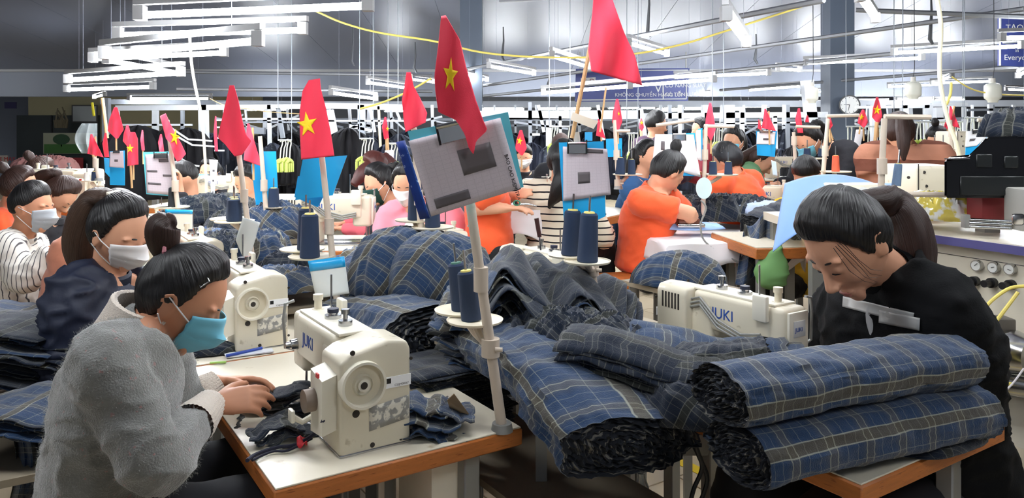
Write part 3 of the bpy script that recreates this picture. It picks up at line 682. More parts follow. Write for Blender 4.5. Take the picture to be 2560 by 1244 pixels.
cord('braided navy cord from the machine control box over the table edge', [W(808, 1050, 1.72), T(790, 1080, .80), T(740, 1110, .768), T(690, 1118, .767), T(640, 1135, .767)+V((0, 0, 0)), W(618, 1150, 1.66)], .0045, NAVYC)
cord('second thin navy cord lying on the nearest table', [T(780, 1095, .775), T(720, 1125, .767), T(680, 1128, .767), T(630, 1150, .767)], .003, NAVYC)
# paper, ruler, pen, cutter on table two
o = B().prism([T(560, 885, .7635), T(680, 872, .7635), T(684, 880, .7635), T(566, 895, .7635)], (0, 0, .004)).obj('ruler', mat('white_ruler', (225, 228, 235), .3)); tag(o, 'white ruler with dark print lying behind the hands', 'ruler')
o = B().cyl(T(566, 889, .772), T(655, 869, .772), .005, n=10).obj('ballpoint_pen', mat('blue_pen', (40, 70, 160), .3)); tag(o, 'blue ballpoint pen on the table near the blue mask', 'pen')
o = B().box(T(545, 905, .766), (.05, .012, .006), .002, rot=Matrix.Rotation(.1, 3, 'Z')).obj('thread_cutter', mat('green_plastic', (150, 190, 90), .4)); tag(o, 'small green thread cutter on the table', 'cutter')
o = heap('dark cloth wad on the table under the blue mask', T(520, 882, .763), .09, .05, .3, .03, PLD, 97, .012, n=30, cat='offcut', name='fabric_offcut')
# the piece being sewn
sw = thing('sewn_piece', 'small dark plaid piece held by the nearest woman at the needle', 'cloth piece', T(690, 985, .765))
sheet('cloth', lambda u, v: T(640+u*120, 975+v*22-u*6, .775)+V((0, 0, .006*math.sin(u*9)+.004*math.sin(v*7))), 16, 8, PLD, sw, (.14, .05))
wc = thing('white_sheet', 'white paper-like cloth under the sewn piece', 'sheet', T(700, 1000, .765))
sheet('cloth', lambda u, v: T(600+u*160, 1000+v*32-u*10, .764)+V((0, 0, .004*abs(math.sin(u*7)))), 12, 6, WHITEC, wc, (.2, .07))

# ---------------- thread stands, cones, flags, clipboards ----------------
def cone(label, base, h=.125, r=.027, m=THREAD, top=(235, 215, 120), tilt=(0, 0), core=None):
    base = V(base); t = thing('thread_cone', label, 'thread cone', base); ax = V((tilt[0], tilt[1], 1)).normalized()
    b = B(); b.cyl(base, base+ax*h*.03, r*.96, r, 24, False); b.cyl(base+ax*h*.03, base+ax*h*.96, r, r*.84, 24, False); b.cyl(base+ax*h*.96, base+ax*h, r*.84, r*.7, 24); b.obj('thread_winding', m, t)
    B().cyl(base+ax*h*.99, base+ax*(h*1.03), r*.55, r*.5, 16).obj('cone_core', mat('core_%d_%d' % (top[0], top[2]), top, .5), t)
    B().cyl(base+ax*h, base+ax*(h+.055), .0035, n=8).obj('spindle', STEEL, t)
    return t
def stand(label, base, top, z_disc, offs, disc_r=.073, cones=(), r=.0135, arm_m=None, rb=True):
    base, top = V(base), V(top); t = thing('thread_stand', label, 'thread stand', base); ax = (top-base)
    at = lambda z: base+ax*((z-base.z)/ax.z)
    B().cyl(base, top, r, r*.8, 14).obj('pole', POLE, t)
    if rb:
        B().cyl(base-V((0, 0, .006)), base+V((0, 0, .014)), .028, .024, 18).obj('base_flange', GSTEEL, t)
    zc_ = z_disc-.05
    p = at(zc_); b = B(); b.cyl(p-V((0, 0, .022)), p+V((0, 0, .022)), r*1.7, n=14); b.cyl(p+V((.012, -.02, 0)), p+V((.03, -.022, 0)), .006, n=8); b.obj('clamp', POLE, t)
    p2 = at(z_disc+.12); B().cyl(p2-V((0, 0, .03)), p2+V((0, 0, .03)), r*1.35, n=14).obj('collar', POLE, t)
    for k, (dx, dy, dz) in enumerate(offs):
        q = at(z_disc)+V((dx, dy, dz)); q.z = z_disc+dz
        B().tube([at(zc_), at(zc_).lerp(q, .5)+V((0, 0, -.012)), q-V((0, 0, .006))], [.012, .01, .012], 8).obj('arm', POLE, t)
        b = B(); n = 36; prof = [(0, 0), (disc_r*.96, 0), (disc_r, .006), (disc_r*.97, .006), (disc_r*.93, .003), (0, .003)]
        rg = [[b.bm.verts.new(q+V((math.cos(a)*rr, math.sin(a)*rr, zz))) for a in [2*math.pi*i/n for i in range(n)]] for rr, zz in prof]
        for a_, c_ in zip(rg, rg[1:]):
            for i in range(n): b.bm.faces.new((a_[i], a_[(i+1) % n], c_[(i+1) % n], c_[i]))
        bmesh.ops.remove_doubles(b.bm, verts=b.bm.verts, dist=1e-5); b.obj('disc', DISC, t)
    for c in cones:
        k, lab, kw = c; dx, dy, dz = offs[k]; q = at(z_disc)+V((dx, dy, 0)); q.z = z_disc+dz+.004; cone(lab, q+V(kw.pop('sh', (0, 0, 0))), **kw)
    return t, at
def zat(y, d): return CZ-(y-YH)/F*d
OF = [(-.035, .06, 0), (-.075, .15, .005)]
TL = (-.05, 0)
WOODST = mat('flag_stick_wood', (205, 165, 115), .6, var=.1, stretch=(3, 3, 30))
stand('nearest leaning beige thread stand pole at the corner of the nearest table', T(1255, 1070, .762), W(1112, 60, 1.88), zat(803, 1.95), OF, cones=((0, 'front navy thread cone on the nearest stand, yellow core', dict(tilt=(-.12, 0), sh=(-.008, 0, 0))), (1, 'rear navy thread cone on the nearest stand, green core', dict(tilt=(-.12, 0), top=(60, 110, 90)))))
stand('thread stand of the right row behind the second clipboard', W(1508, 905, 2.56), W(1440, 330, 2.56), zat(655, 2.40), [(-.027, -.16, 0), (-.072, -.07, .005)], .075, cones=((0, 'front navy thread cone right of the blue board at centre right', dict(h=.152, r=.033, tilt=(.04, 0), sh=(0, -.01, 0))), (1, 'rear navy thread cone touching the blue board at centre right', dict(h=.145, r=.032, tilt=(.05, 0)))))
stand('thread stand carrying the folded flag with the big star', W(848, 800, 2.95), W(785, 205, 2.95), zat(637, 3.0), [(-.08, .0, 0), (-.15, .12, .01)], .09, cones=((0, 'right navy thread cone beside the pole of the big-star flag stand', dict(h=.165, r=.038, sh=(-.0, -.03, 0))), (1, 'left navy thread cone on the big-star flag stand', dict(h=.165, r=.035, sh=(.02, -.02, 0)))))
stand('thread stand with a knotted clamp holding the curled white slip', W(641, 730, 3.5), W(577, 225, 3.5), zat(551, 3.55), [(-.06, .0, 0), (-.12, .1, 0)], .09, cones=((0, 'right navy cone left of the middle-left pole', dict(h=.1, r=.036)), (1, 'left navy cone left of the middle-left pole', dict(h=.1, r=.036, sh=(.02, 0, 0)))))
stand('thread stand with a black cone above the pale blue-topped card', W(462, 660, 4.1), W(418, 300, 4.1), zat(520, 4.1), [(-.04, .02, 0), (-.1, .06, 0)], .09, cones=((0, 'lone black thread cone with green top at left', dict(h=.105, r=.022, m=mat('black_thread', (28, 32, 38), .8, bump=.4, bs=400), top=(60, 130, 90))),))
stand('thin thread stand beside the blue board left of centre', W(668, 560, 4.0), W(650, 340, 4.0), zat(520, 4.0), [(.035, .02, 0), (.0, .08, 0)], .05, cones=((0, 'right navy cone in front of the left blue board', dict(h=.1, r=.03)), (1, 'rear navy cone in front of the left blue board', dict(h=.105, r=.027, sh=(.01, 0, 0)))))
stand('broad beige pole behind the dark blue strip of the big clipboard', W(1062, 700, 3.08), W(1024, 185, 3.08), zat(568, 3.08), [(.05, -.02, 0), (-.03, .06, .02)], .085, r=.014, cones=((0, 'right navy cone just below the big clipboard', dict(h=.15, r=.031)), (1, 'left navy cone just below the dark blue strip', dict(h=.15, r=.032))))
stand('pole stand right of the blue board with two small cones, centre right', W(1546, 470, 4.6), W(1536, 300, 4.6), zat(437, 4.6), [(.06, 0, 0)], .09, cones=((0, 'right small navy cone left of the blue shirt woman', dict(h=.09, r=.024, sh=(.025, 0, 0))), (0, 'left small navy cone left of the blue shirt woman', dict(h=.1, r=.03, sh=(-.045, 0, 0)))))
stand('pole stand with two navy cones in front of the capped orange worker', W(1757, 560, 4.4), W(1765, 310, 4.4), zat(438, 4.4), [(.10, .02, 0)], .10, cones=((0, 'right navy cone before the capped orange worker', dict(h=.075, r=.024, sh=(.045, 0, 0))), (0, 'left navy cone before the capped orange worker', dict(h=.075, r=.024, sh=(-.045, 0, 0)))))
stand('pole with crossbar and orange thread cone at right', W(2052, 500, 4.3), W(2070, 296, 4.3), zat(430, 4.3), [(.07, 0, 0)], .085, cones=((0, 'tall orange thread cone in front of the light blue cloth', dict(h=.09, r=.022, m=mat('orange_thread', (225, 100, 70), .8, bump=.4, bs=400), sh=(.0, 0, 0))),))
stand('foreground pole with crossbar in front of the brown striped sweater', W(2190, 720, 2.9), W(2211, 296, 2.9), zat(494, 2.9), [(.06, .02, 0)], .02, cones=((0, 'grey-blue thread cone with yellow core right of the tall pole', dict(h=.085, r=.017, m=mat('grey_blue_thread', (110, 135, 165), .8, bump=.4, bs=400), tilt=(.1, 0), sh=(.01, 0, .04))),))
stand('thin pole with two yellow-based cones before the masked woman in black', W(1992, 480, 5.0), W(1984, 330, 5.0), zat(397, 5.0), [(.12, 0, 0)], .09, cones=((0, 'left navy cone with yellow foot before the masked woman in black', dict(h=.055, r=.024, sh=(-.04, 0, .012))), (0, 'right navy cone with yellow foot before the masked woman in black', dict(h=.055, r=.024, sh=(.055, 0, .012)))))
stand('thin pole with a white cone and a dark cone at far left', W(247, 450, 5.0), W(236, 392, 5.0), zat(453, 5.0), [(-.05, 0, 0)], .06, cones=((0, 'white thread cone on the far left machine', dict(h=.055, r=.018, m=mat('white_thread', (235, 235, 228), .8), sh=(-.03, 0, 0))), (0, 'dark thread cone on the far left machine', dict(h=.06, r=.02, m=THREAD, sh=(.02, 0, 0)))))
stand('far pole stand with dark cones right of the striped sweater', W(2382, 415, 5.2), W(2376, 300, 5.2), zat(375, 5.2), [(-.06, 0, 0)], .09, cones=((0, 'left dark cone right of the striped sweater', dict(h=.045, r=.02, sh=(-.06, 0, 0))), (0, 'right dark cone right of the striped sweater', dict(h=.045, r=.02, sh=(-.0, 0, 0)))))
for (x0, y0, x1, y1, d, l) in ((2066, 290, 2147, 288, 4.3, 'beige crossbar on the pole left of the wall clock'), (2211, 291, 2326, 293, 2.9, 'beige crossbar over the striped sweater\'s head'), (1640, 313, 1735, 300, 4.2, 'beige crossbar behind the white clipboard at centre right'), (1760, 315, 1835, 316, 4.4, 'beige crossbar above the orange mask worker'), (2205, 484, 2368, 487, 2.85, 'long beige arm in front of the light blue cloth'), (2444, 300, 2510, 302, 4.5, 'beige crossbar in front of the green hangers at far right'), (1538, 327, 1575, 327, 4.6, 'short crossbar on the pole behind the red flag right of centre'), (1990, 316, 2050, 318, 5.0, 'crossbar above the masked woman in black')):
    o = B().cyl(W(x0, y0, d), W(x1, y1, d), .01, n=8).obj('crossbar', POLE); tag(o, l, 'crossbar')
def flag(label, Lp, Rp, d, star=None, ph=0, rip=.008, parent=None):
    """cloth surface spanned between two edge curves, with folds in depth"""
    t = thing('red_flag', label, 'flag', W(Lp[0][0], Lp[0][1], d))
    def pl_(P, v):
        ds = [0]
        for a, b in zip(P, P[1:]): ds.append(ds[-1]+math.dist(a, b))
        s = v*ds[-1]
        for i in range(len(P)-1):
            if s <= ds[i+1]+1e-9:
                f = (s-ds[i])/max(1e-9, ds[i+1]-ds[i]); return (P[i][0]+(P[i+1][0]-P[i][0])*f, P[i][1]+(P[i+1][1]-P[i][1])*f)
        return P[-1]
    H = max(p[1] for p in Lp+Rp)-min(p[1] for p in Lp+Rp)
    def dep(x, y): s = 9/ H*40; return d+rip*math.sin((x+.35*y)/H*16+ph)+rip*.6*math.sin((x*1.7-.2*y)/H*13+ph*2)+.02*(x-Lp[0][0])/H
    def fn(u, v):
        a, b = pl_(Lp, v), pl_(Rp, v); x, y = a[0]+(b[0]-a[0])*u, a[1]+(b[1]-a[1])*u
        return W(x, y, dep(x, y))
    B().grid(fn, 24, 40).obj('flag_cloth', RED, t, solid=.0012)
    if star:
        cx, cy, R_, rot, sx = star; b = B(); c = b.bm.verts.new(W(cx, cy, dep(cx, cy)-.003)); ring = []
        for k in range(40):
            i = k//4; f = (k % 4)/4; P_ = []
            for q in (i, i+1):
                rr = R_ if q % 2 == 0 else R_*.40; a = rot+math.pi*q/5; P_.append((cx+math.sin(a)*rr*sx, cy-math.cos(a)*rr))
            x = P_[0][0]+(P_[1][0]-P_[0][0])*f; y = P_[0][1]+(P_[1][1]-P_[0][1])*f; ring.append(b.bm.verts.new(W(x, y, dep(x, y)-.003)))
        mid_ = [b.bm.verts.new((c.co+v.co)/2+V((0, (W(0, 0, dep(*(cx, cy))).y-c.co.y-.003)*0, 0))) for v in ring]
        for k in range(40):
            b.bm.faces.new((c, mid_[k], mid_[(k+1) % 40])); b.bm.faces.new((mid_[k], ring[k], ring[(k+1) % 40], mid_[(k+1) % 40]))
        b.obj('yellow_star', STAR, t, solid=.001)
    return t
flag('big red flag with a folded yellow star, knotted above the large clipboard', [(1103, 40), (1096, 110), (1086, 190), (1088, 225), (1096, 280), (1140, 300), (1162, 335), (1172, 370), (1182, 384)], [(1114, 38), (1150, 100), (1166, 170), (1190, 250), (1208, 300), (1219, 325), (1205, 338), (1190, 352), (1184, 384)], 1.80, (1126, 188, 46, .1, .42), 1, .009)
flag('tallest plain red flag cut by the top edge of the picture', [(1488, -60), (1480, 40), (1470, 125), (1474, 150), (1478, 178)], [(1512, -60), (1535, 10), (1560, 80), (1588, 140), (1606, 214)], 2.25, None, 2, .012)
flag('pleated red flag left of the big starred flag', [(1016, 180), (1011, 215), (1005, 250), (1009, 300), (1014, 330)], [(1027, 180), (1034, 215), (1048, 240), (1068, 282), (1064, 306)], 3.0, None, 3, .012)
flag('folded red flag showing the big yellow star left of centre', [(772, 200), (756, 228), (749, 280), (750, 340), (753, 399)], [(800, 196), (802, 220), (815, 270), (827, 330), (836, 389)], 2.85, (768, 311, 33, -.15, .8), 4, .006)
flag('plain red flag with pointed lower corner left of the folded starred one', [(574, 213), (562, 265), (548, 325), (545, 345), (562, 360), (587, 391)], [(585, 213), (596, 250), (606, 300), (615, 335), (629, 352), (606, 386)], 3.45, None, 5, .008)
flag('red flag wrapped on a stick with a yellow star at its right, left side', [(400, 290), (408, 320), (415, 347), (425, 356), (436, 392), (443, 404)], [(414, 283), (426, 310), (440, 335), (454, 360), (465, 384), (452, 400)], 4.05, (437, 343, 21, .2, .62), 6, .012)
SF = [(218, 335, 259, 393, 'tri', 5.0, None, 'small triangular red flag at far left over the cream machine'), (256, 332, 273, 392, 'thin', 5.3, None, 'narrow red flag right of the far left triangular one'), (269, 268, 309, 346, 'dia', 5.0, None, 'diamond shaped red flag high up at left'), (307, 312, 330, 366, 'dia', 5.4, None, 'small red flag directly right of the diamond shaped one'), (318, 330, 346, 415, 'rect', 4.8, (325, 371, 12, 0, .8), 'upright red flag with small star over the white papers at left'), (351, 325, 362, 376, 'thin', 6, None, 'sliver of red flag before the dark doorway panel at left'), (395, 335, 411, 382, 'thin', 6, None, 'narrow red flag left of the wrapped starred one'), (534, 290, 545, 378, 'thin', 5, None, 'very narrow red flag left of the plain pointed flag'), (609, 308, 655, 416, 'tri', 4.0, None, 'twisted red flag above the left blue board'), (955, 292, 973, 348, 'thin', 6, (969, 322, 7, 0, .6), 'small red flag over the little white card in the middle'), (1288, 325, 1317, 388, 'dia', 5.5, (1299, 352, 11, .2, .7), 'small starred red flag right of the big clipboard'), (1490, 297, 1514, 346, 'tri', 5.5, None, 'small red flag behind the tilted box right of centre'), (1530, 247, 1556, 325, 'dia', 4.6, (1547, 284, 6, 0, .5), 'leaning red flag under the blue sign'), (1597, 296, 1610, 327, 'dia', 8, (1604, 307, 6, 0, .7), 'tiny starred flag left of the standing man'), (1762, 257, 1789, 350, 'dia', 4.6, None, 'tall narrow red flag behind the crossbar right of the white clipboard'), (1894, 298, 1905, 325, 'tri', 5.5, None, 'tiny red flag tip left of the blue board pair'), (1904, 272, 1940, 328, 'tri', 5.2, None, 'draped red flag above the blue and white board right of centre'), (1988, 270, 2008, 332, 'thin', 5.1, None, 'narrow red flag left of the right column'), (2013, 288, 2025, 320, 'thin', 6, None, 'tiny red flag left of the crossbar pole'), (2064, 291, 2082, 322, 'dia', 4.6, None, 'small red flag right behind the crossbar pole'), (2144, 274, 2171, 318, 'dia', 5.2, (2154, 293, 9, .1, .9), 'small red flag with star below the wall clock'), (2180, 243, 2206, 309, 'dia', 5.0, (2193, 275, 13, .1, .8), 'red flag with bright star left of the striped sweater'), (2368, 265, 2400, 320, 'tri', 5.4, None, 'red flag crossing the yellow hose at right'), (2360, 300, 2375, 322, 'dia', 5.9, None, 'tiny red flag behind the hose at right')]
for x0, y0, x1, y1, k, d, st, lab in SF:
    xm = (x0+x1)/2; w = x1-x0; h = y1-y0
    if k == 'tri': Lp, Rp = [(x0+w*.2, y0), (x0+w*.1, y0+h*.5), (x0, y1-h*.15)], [(x0+w*.3, y0), (x0+w*.65, y0+h*.5), (x1, y1)]
    elif k == 'dia': Lp, Rp = [(xm-w*.1, y0), (x0+w*.1, y0+h*.4), (x0, y0+h*.75), (xm, y1)], [(xm+w*.1, y0), (x1-w*.15, y0+h*.4), (x1, y0+h*.72), (xm+w*.15, y1)]
    elif k == 'thin': Lp, Rp = [(xm-w*.15, y0), (x0, y0+h*.45), (x0+w*.3, y1)], [(xm+w*.1, y0), (xm+w*.3, y0+h*.5), (x1, y1)]
    else: Lp, Rp = [(xm-w*.2, y0), (x0+w*.1, y0+h*.2), (x0, y1)], [(xm+w*.2, y0), (x1-w*.05, y0+h*.2), (x1, y1-h*.05)]
    ft = flag(lab, Lp, Rp, d, st, x0, .006)
    if k != 'thin' or d > 5.9: B().cyl(W(xm, y0+h*.1, d+.03), W(xm+2, y1+34, d+.03), .006, n=7).obj('flag_stick', WOODST, ft)
for (x0, y0, x1, y1, d, r, l) in ((1475, 118, 1430, 345, 2.5, .007, 'bare wooden stick of the tallest red flag'), (232, 385, 246, 440, 5.0, .008, 'pale stick under the small triangular flag'), (256, 245, 268, 345, 5.5, .012, 'pale post hanging from the end-on lamp at left'), (326, 412, 330, 470, 4.9, .007, 'stick under the upright starred flag at left'), (1515, 218, 1500, 330, 5.4, .007, 'thin bamboo stick in front of the blue sign'), (1291, 385, 1295, 440, 5.5, .007, 'pale stick under the small starred flag right of the big clipboard'), (2192, 305, 2184, 400, 5.0, .012, 'pale post under the bright star flag'), (2072, 318, 2082, 350, 4.7, .006, 'bamboo stick left of the striped sweater'), (969, 345, 974, 420, 6, .008, 'stick holding the little white card'), (2386, 265, 2380, 290, 5.4, .007, 'short stick of the flag at the yellow hose'), (1600, 325, 1602, 345, 8, .006, 'tiny stick left of the standing man'), (2150, 316, 2148, 335, 5.2, .006, 'short stick below the clock flag')):
    o = B().cyl(W(x0, y0, d), W(x1, y1, d), r, n=8).obj('flag_stick', WOODST); tag(o, l, 'stick')
# clipboards and hanging papers
def paper_mat(name, col, rules=True, fx=26, fy=34):
    if name in MATS: return MATS[name]
    m = mat(name, col, .7)
    t, N, L = nt(m); b = N['Principled BSDF']; uv = N.new('ShaderNodeUVMap'); s = N.new('ShaderNodeSeparateXYZ'); L.new(uv.outputs[0], s.inputs[0])
    def ln(o, f, w):
        x = mathn(N, L, 'FRACT', mathn(N, L, 'MULTIPLY', o, f)); return mathn(N, L, 'LESS_THAN', x, w)
    a = mathn(N, L, 'MAXIMUM', ln(s.outputs[0], 11, .07), ln(s.outputs[1], 17, .09))
    nz = N.new('ShaderNodeTexNoise'); nz.inputs['Scale'].default_value = 1; mp = N.new('ShaderNodeMapping'); mp.inputs['Scale'].default_value = (60, 130, 1); L.new(uv.outputs[0], mp.inputs[0]); L.new(mp.outputs[0], nz.inputs['Vector'])
    pr = mathn(N, L, 'GREATER_THAN', nz.outputs[0], .6); a = mathn(N, L, 'MAXIMUM', mathn(N, L, 'MULTIPLY', a, .13), mathn(N, L, 'MULTIPLY', pr, .13))
    mx = N.new('ShaderNodeMix'); mx.data_type = 'RGBA'; L.new(a, mx.inputs[0]); mx.inputs[6].default_value = (*lin(col), 1); mx.inputs[7].default_value = (.05, .05, .07, 1); L.new(mx.outputs[2], b.inputs['Base Color'])
    return m
PAPER = paper_mat('printed_form_paper', (205, 194, 200)); PAPW = mat('plain_white_paper', (238, 238, 240), .7)  # form paper: backlit shade put into its darker mauve base colour
GREYB = mat('grey_print_block', (96, 90, 92), .7)
def quad(q, d, tilt=(0, 0), curl=0):
    """q: TL, TR, BR, BL in photo pixels; d depth of TL, tilt = extra depth to the right and down"""
    def f(u, v):
        x = (q[0][0]*(1-u)+q[1][0]*u)*(1-v)+(q[3][0]*(1-u)+q[2][0]*u)*v; y = (q[0][1]*(1-u)+q[1][1]*u)*(1-v)+(q[3][1]*(1-u)+q[2][1]*u)*v
        return W(x, y, d+tilt[0]*u+tilt[1]*v+curl*math.sin(u*3.14)*v)
    return f
def board(label, d, bq=None, bm_=BLUEB, pq=None, pm=PAPER, blocks=(), clip=None, tilt=(0, 0), curl=0, txt=None, header=None, cat='clipboard', name='clipboard'):
    f0 = quad(bq or pq, d, tilt); t = thing(name, label, cat, f0(.5, 0))
    if bq: B().grid(f0, 2, 2, lambda u, v: (u, v)).obj('board', bm_, t, solid=.003, smooth=False)
    if pq:
        f1 = quad(pq, d-.006, tilt, curl); sz = 1
        B().grid(f1, 12, 12, lambda u, v: (u, 1-v)).obj('paper', pm, t, solid=.0008)
        for (u0, v0, u1, v1) in blocks:
            B().grid(lambda u, v: f1(u0+(u1-u0)*u, v0+(v1-v0)*v)+V((0, -.0015, 0)), 6, 4).obj('printed_block', GREYB, t, solid=.0003)
        if header: B().grid(lambda u, v: f1(u, v*header)+V((0, -.0015, 0)), 8, 2).obj('blue_header', BLUEB, t, solid=.0003)
        if txt:
            s_, u_, v_, sz, mode = txt; p = f1(u_, v_)+V((0, -.002, 0)); ax = (f1(u_, min(1, v_+.1))-f1(u_, v_)).normalized(); up_ = (f1(min(1, u_+.1), v_)-f1(u_, v_)).normalized() 
            if mode: text(s_, sz, p, ax, up_, BLACKP, t, 'printed_text', .0002)
            else: text(s_, sz, p, up_, -ax, BLACKP, t, 'printed_text', .0002)
    if clip:
        (cx0, cy0), (cx1, cy1), ch = clip; a, b_ = W(cx0, cy0, d-.015), W(cx1, cy1, d-.015); u = (b_-a).normalized(); dn = V((u.z, 0, -u.x)).normalized()
        if dn.z > 0: dn = -dn
        h = ch/F*d; bb = B(); bb.prism([a, b_, b_+dn*h, a+dn*h], (0, .006, 0)); ob = bb.obj('clip_plate', STEEL, t, smooth=False)
        for e in (a, b_):
            B().tube([e-dn*h*.5, e-dn*h*.3+u*0, e+dn*h*1.1], .003, 6).obj('clip_arm', BLACKP, t)
        B().cyl(a-dn*h*.1, b_-dn*h*.1, h*.16, n=8).obj('clip_hinge', STEEL, t)
    return t
board('large tilted clipboard with printed form, cyan board and light green marks', 1.83, [(1019, 328), (1270, 280), (1309, 467), (1078, 537)], CYANB, [(1021, 352), (1251, 294), (1302, 470), (1078, 541)], blocks=((.46, .28, .82, .62), (.08, .80, .46, .93)), clip=((1092, 322), (1180, 302), 38), txt=('BAO CAO KIEM TRA', .93, .50, .0125, 1))
o = B().grid(quad([(990, 355), (1012, 350), (1075, 545), (1050, 548)], 1.86), 4, 8).obj('board_edge_strip', mat('dark_blue_marked_strip', (22, 52, 130), .5, var=.3, vs=60, col2=(190, 200, 230), c2s=60, c2t=.64), solid=.004); tag(o, 'dark blue scribbled strip hanging left of the big clipboard', 'strip')
B_ = board('second clipboard with curling grey form on blue boards beside the twin cones', 2.50, [(1397, 356), (1509, 353), (1514, 540), (1412, 588)], BLUEB, [(1407, 366), (1518, 372), (1527, 486), (1408, 503)], blocks=((.32, .48, .58, .70), (.52, .02, .9, .1)), clip=((1420, 360), (1466, 360), 22), curl=.0)
board('tilted white perforated box hanging above the second clipboard', 2.48, [(1432, 280), (1496, 303), (1484, 322), (1426, 299)], mat('white_box', (235, 226, 205), .5), cat='box', name='hanging_box')
board('white clipboard facing the viewer behind the ironing woman\'s head', 4.8, [(1645, 336), (1738, 332), (1742, 440), (1650, 436)], BLUEB, [(1638, 335), (1734, 336), (1752, 443), (1631, 408)], PAPW, blocks=((.16, .22, .25, .5),), clip=((1682, 337), (1714, 336), 14))
board('blue tilted board behind the folded starred flag', 3.1, [(757, 398), (868, 388), (832, 488), (738, 500)], BLUEB, blocks=())
board('blue lower board under the tilted one behind the starred flag', 3.15, [(745, 440), (840, 430), (795, 518), (736, 492)], BLUEB)
board('white form clipboard with grey bars left of the wrapped flag', 4.15, [(358, 380), (430, 378), (447, 492), (366, 485)], CYANB, [(363, 386), (424, 384), (446, 489), (367, 482)], PAPER, blocks=((.52, .12, .9, .2), (.05, .4, .42, .45), (.6, .5, .95, .55), (.05, .72, .5, .77)), clip=((385, 385), (418, 385), 10))
board('small grey form clipboard at far left above a hanging blue sheet', 4.9, None, BLUEB, [(275, 379), (308, 377), (310, 420), (273, 417)], PAPER, blocks=((.35, .5, .6, .65),), clip=((284, 377), (298, 377), 5))
board('blue sheet below the small grey form at far left', 4.95, [(274, 378), (312, 376), (312, 463), (275, 462)], BLUEB, cat='board', name='blue_board')
board('darker blue sheet left of the small grey form', 5.1, [(260, 394), (276, 396), (278, 446), (263, 430)], BLUEB, cat='board', name='blue_board')
board('blue board hanging on the thin stand left of centre', 4.05, [(652, 378), (690, 378), (696, 505), (660, 505)], BLUEB, cat='board', name='blue_board')
board('blue board with slanted lower edge beside the twisted flag', 4.1, [(628, 412), (655, 390), (664, 510), (640, 512)], BLUEB, cat='board', name='blue_board')
board('blue and white clipboard over the green shirt', 5.3, [(1890, 328), (1943, 327), (1937, 392), (1893, 388)], BLUEB, [(1893, 329), (1939, 330), (1936, 361), (1891, 360)], PAPW, blocks=((.35, .5, .65, .66),), clip=((1900, 327), (1930, 327), 5))
board('white clipboard with blue lower sheet left of the black box', 3.6, [(2415, 340), (2488, 322), (2448, 372), (2413, 398)], BLUEB, [(2415, 328), (2490, 322), (2442, 364), (2413, 368)], PAPW, blocks=((.2, .5, .48, .66),), clip=((2432, 326), (2468, 322), 8))
board('small blue acrylic board right of centre behind the pole stand', 4.7, [(1515, 347), (1555, 345), (1555, 391), (1516, 392)], BLUEB, cat='board', name='blue_board')
board('little blue board far behind the second clipboard', 6.5, [(1462, 330), (1481, 330), (1481, 352), (1462, 352)], BLUEB, cat='board', name='blue_board')
board('little white card on a stick in the middle', 5.9, None, BLUEB, [(962, 376), (983, 374), (986, 401), (963, 401)], PAPW, cat='card', name='hanging_card')
board('tiny blue-topped white slip on the same stick in the middle', 5.8, None, BLUEB, [(970, 422), (980, 420), (990, 450), (984, 450)], PAPW, header=.15, cat='card', name='hanging_card')
board('white paper slip with blue top hanging below the big-star flag stand', 2.75, None, BLUEB, [(770, 652), (861, 640), (873, 733), (790, 746)], mat('pale_grey_paper', (218, 222, 218), .7), header=.28, curl=-.02, cat='paper slip', name='hanging_slip')
board('pale cream card with blue top under the black cone at left', 3.95, None, BLUEB, [(413, 523), (482, 524), (482, 612), (413, 606)], mat('pale_cream_card', (232, 232, 214), .7), header=.12, cat='paper slip', name='hanging_slip')
board('curled white slip with blue corner tied to the knotted clamp', 3.4, None, BLUEB, [(607, 543), (650, 556), (618, 668), (589, 600)], mat('pale_grey_paper', (218, 222, 218), .7), curl=.06, blocks=(), cat='paper slip', name='hanging_slip')
board('long white form with holes hanging right of the pale post at left', 4.6, None, BLUEB, [(523, 398), (545, 400), (535, 498), (528, 498)], PAPW, blocks=((.4, .25, .7, .3), (.4, .5, .7, .55), (.4, .8, .7, .85)), cat='paper slip', name='hanging_slip')
board('white slip hanging below the wall clock flags', 5.3, None, BLUEB, [(2140, 324), (2160, 323), (2150, 371), (2132, 372)], PAPW, cat='paper slip', name='hanging_slip')
board('white and blue slip left of the crossbar pole at centre right', 4.5, [(1745, 322), (1756, 320), (1757, 400), (1750, 402)], BLUEB, [(1740, 326), (1752, 324), (1754, 402), (1742, 398)], PAPW, cat='paper slip', name='hanging_slip')
board('light blue slip hanging at the green shirt\'s shoulder', 4.9, None, BLUEB, [(1928, 400), (1940, 404), (1944, 440), (1932, 438)], mat('pale_blue_paper', (205, 225, 235), .7), cat='paper slip', name='hanging_slip')
def oval(label, cx, cy, rx_, ry_, d, m):
    b = B(); n = 30; b.prism([W(cx+math.cos(2*math.pi*k/n)*rx_, cy+math.sin(2*math.pi*k/n)*ry_, d) for k in range(n)], (0, .004, 0)); o = b.obj('oval_plate', m); return tag(o, label, 'plate')
oval('pale translucent oval plate on the pole before the capped orange worker', 1760, 470, 20, 27, 4.3, mat('pale_mint_plastic', (205, 228, 225), .4))
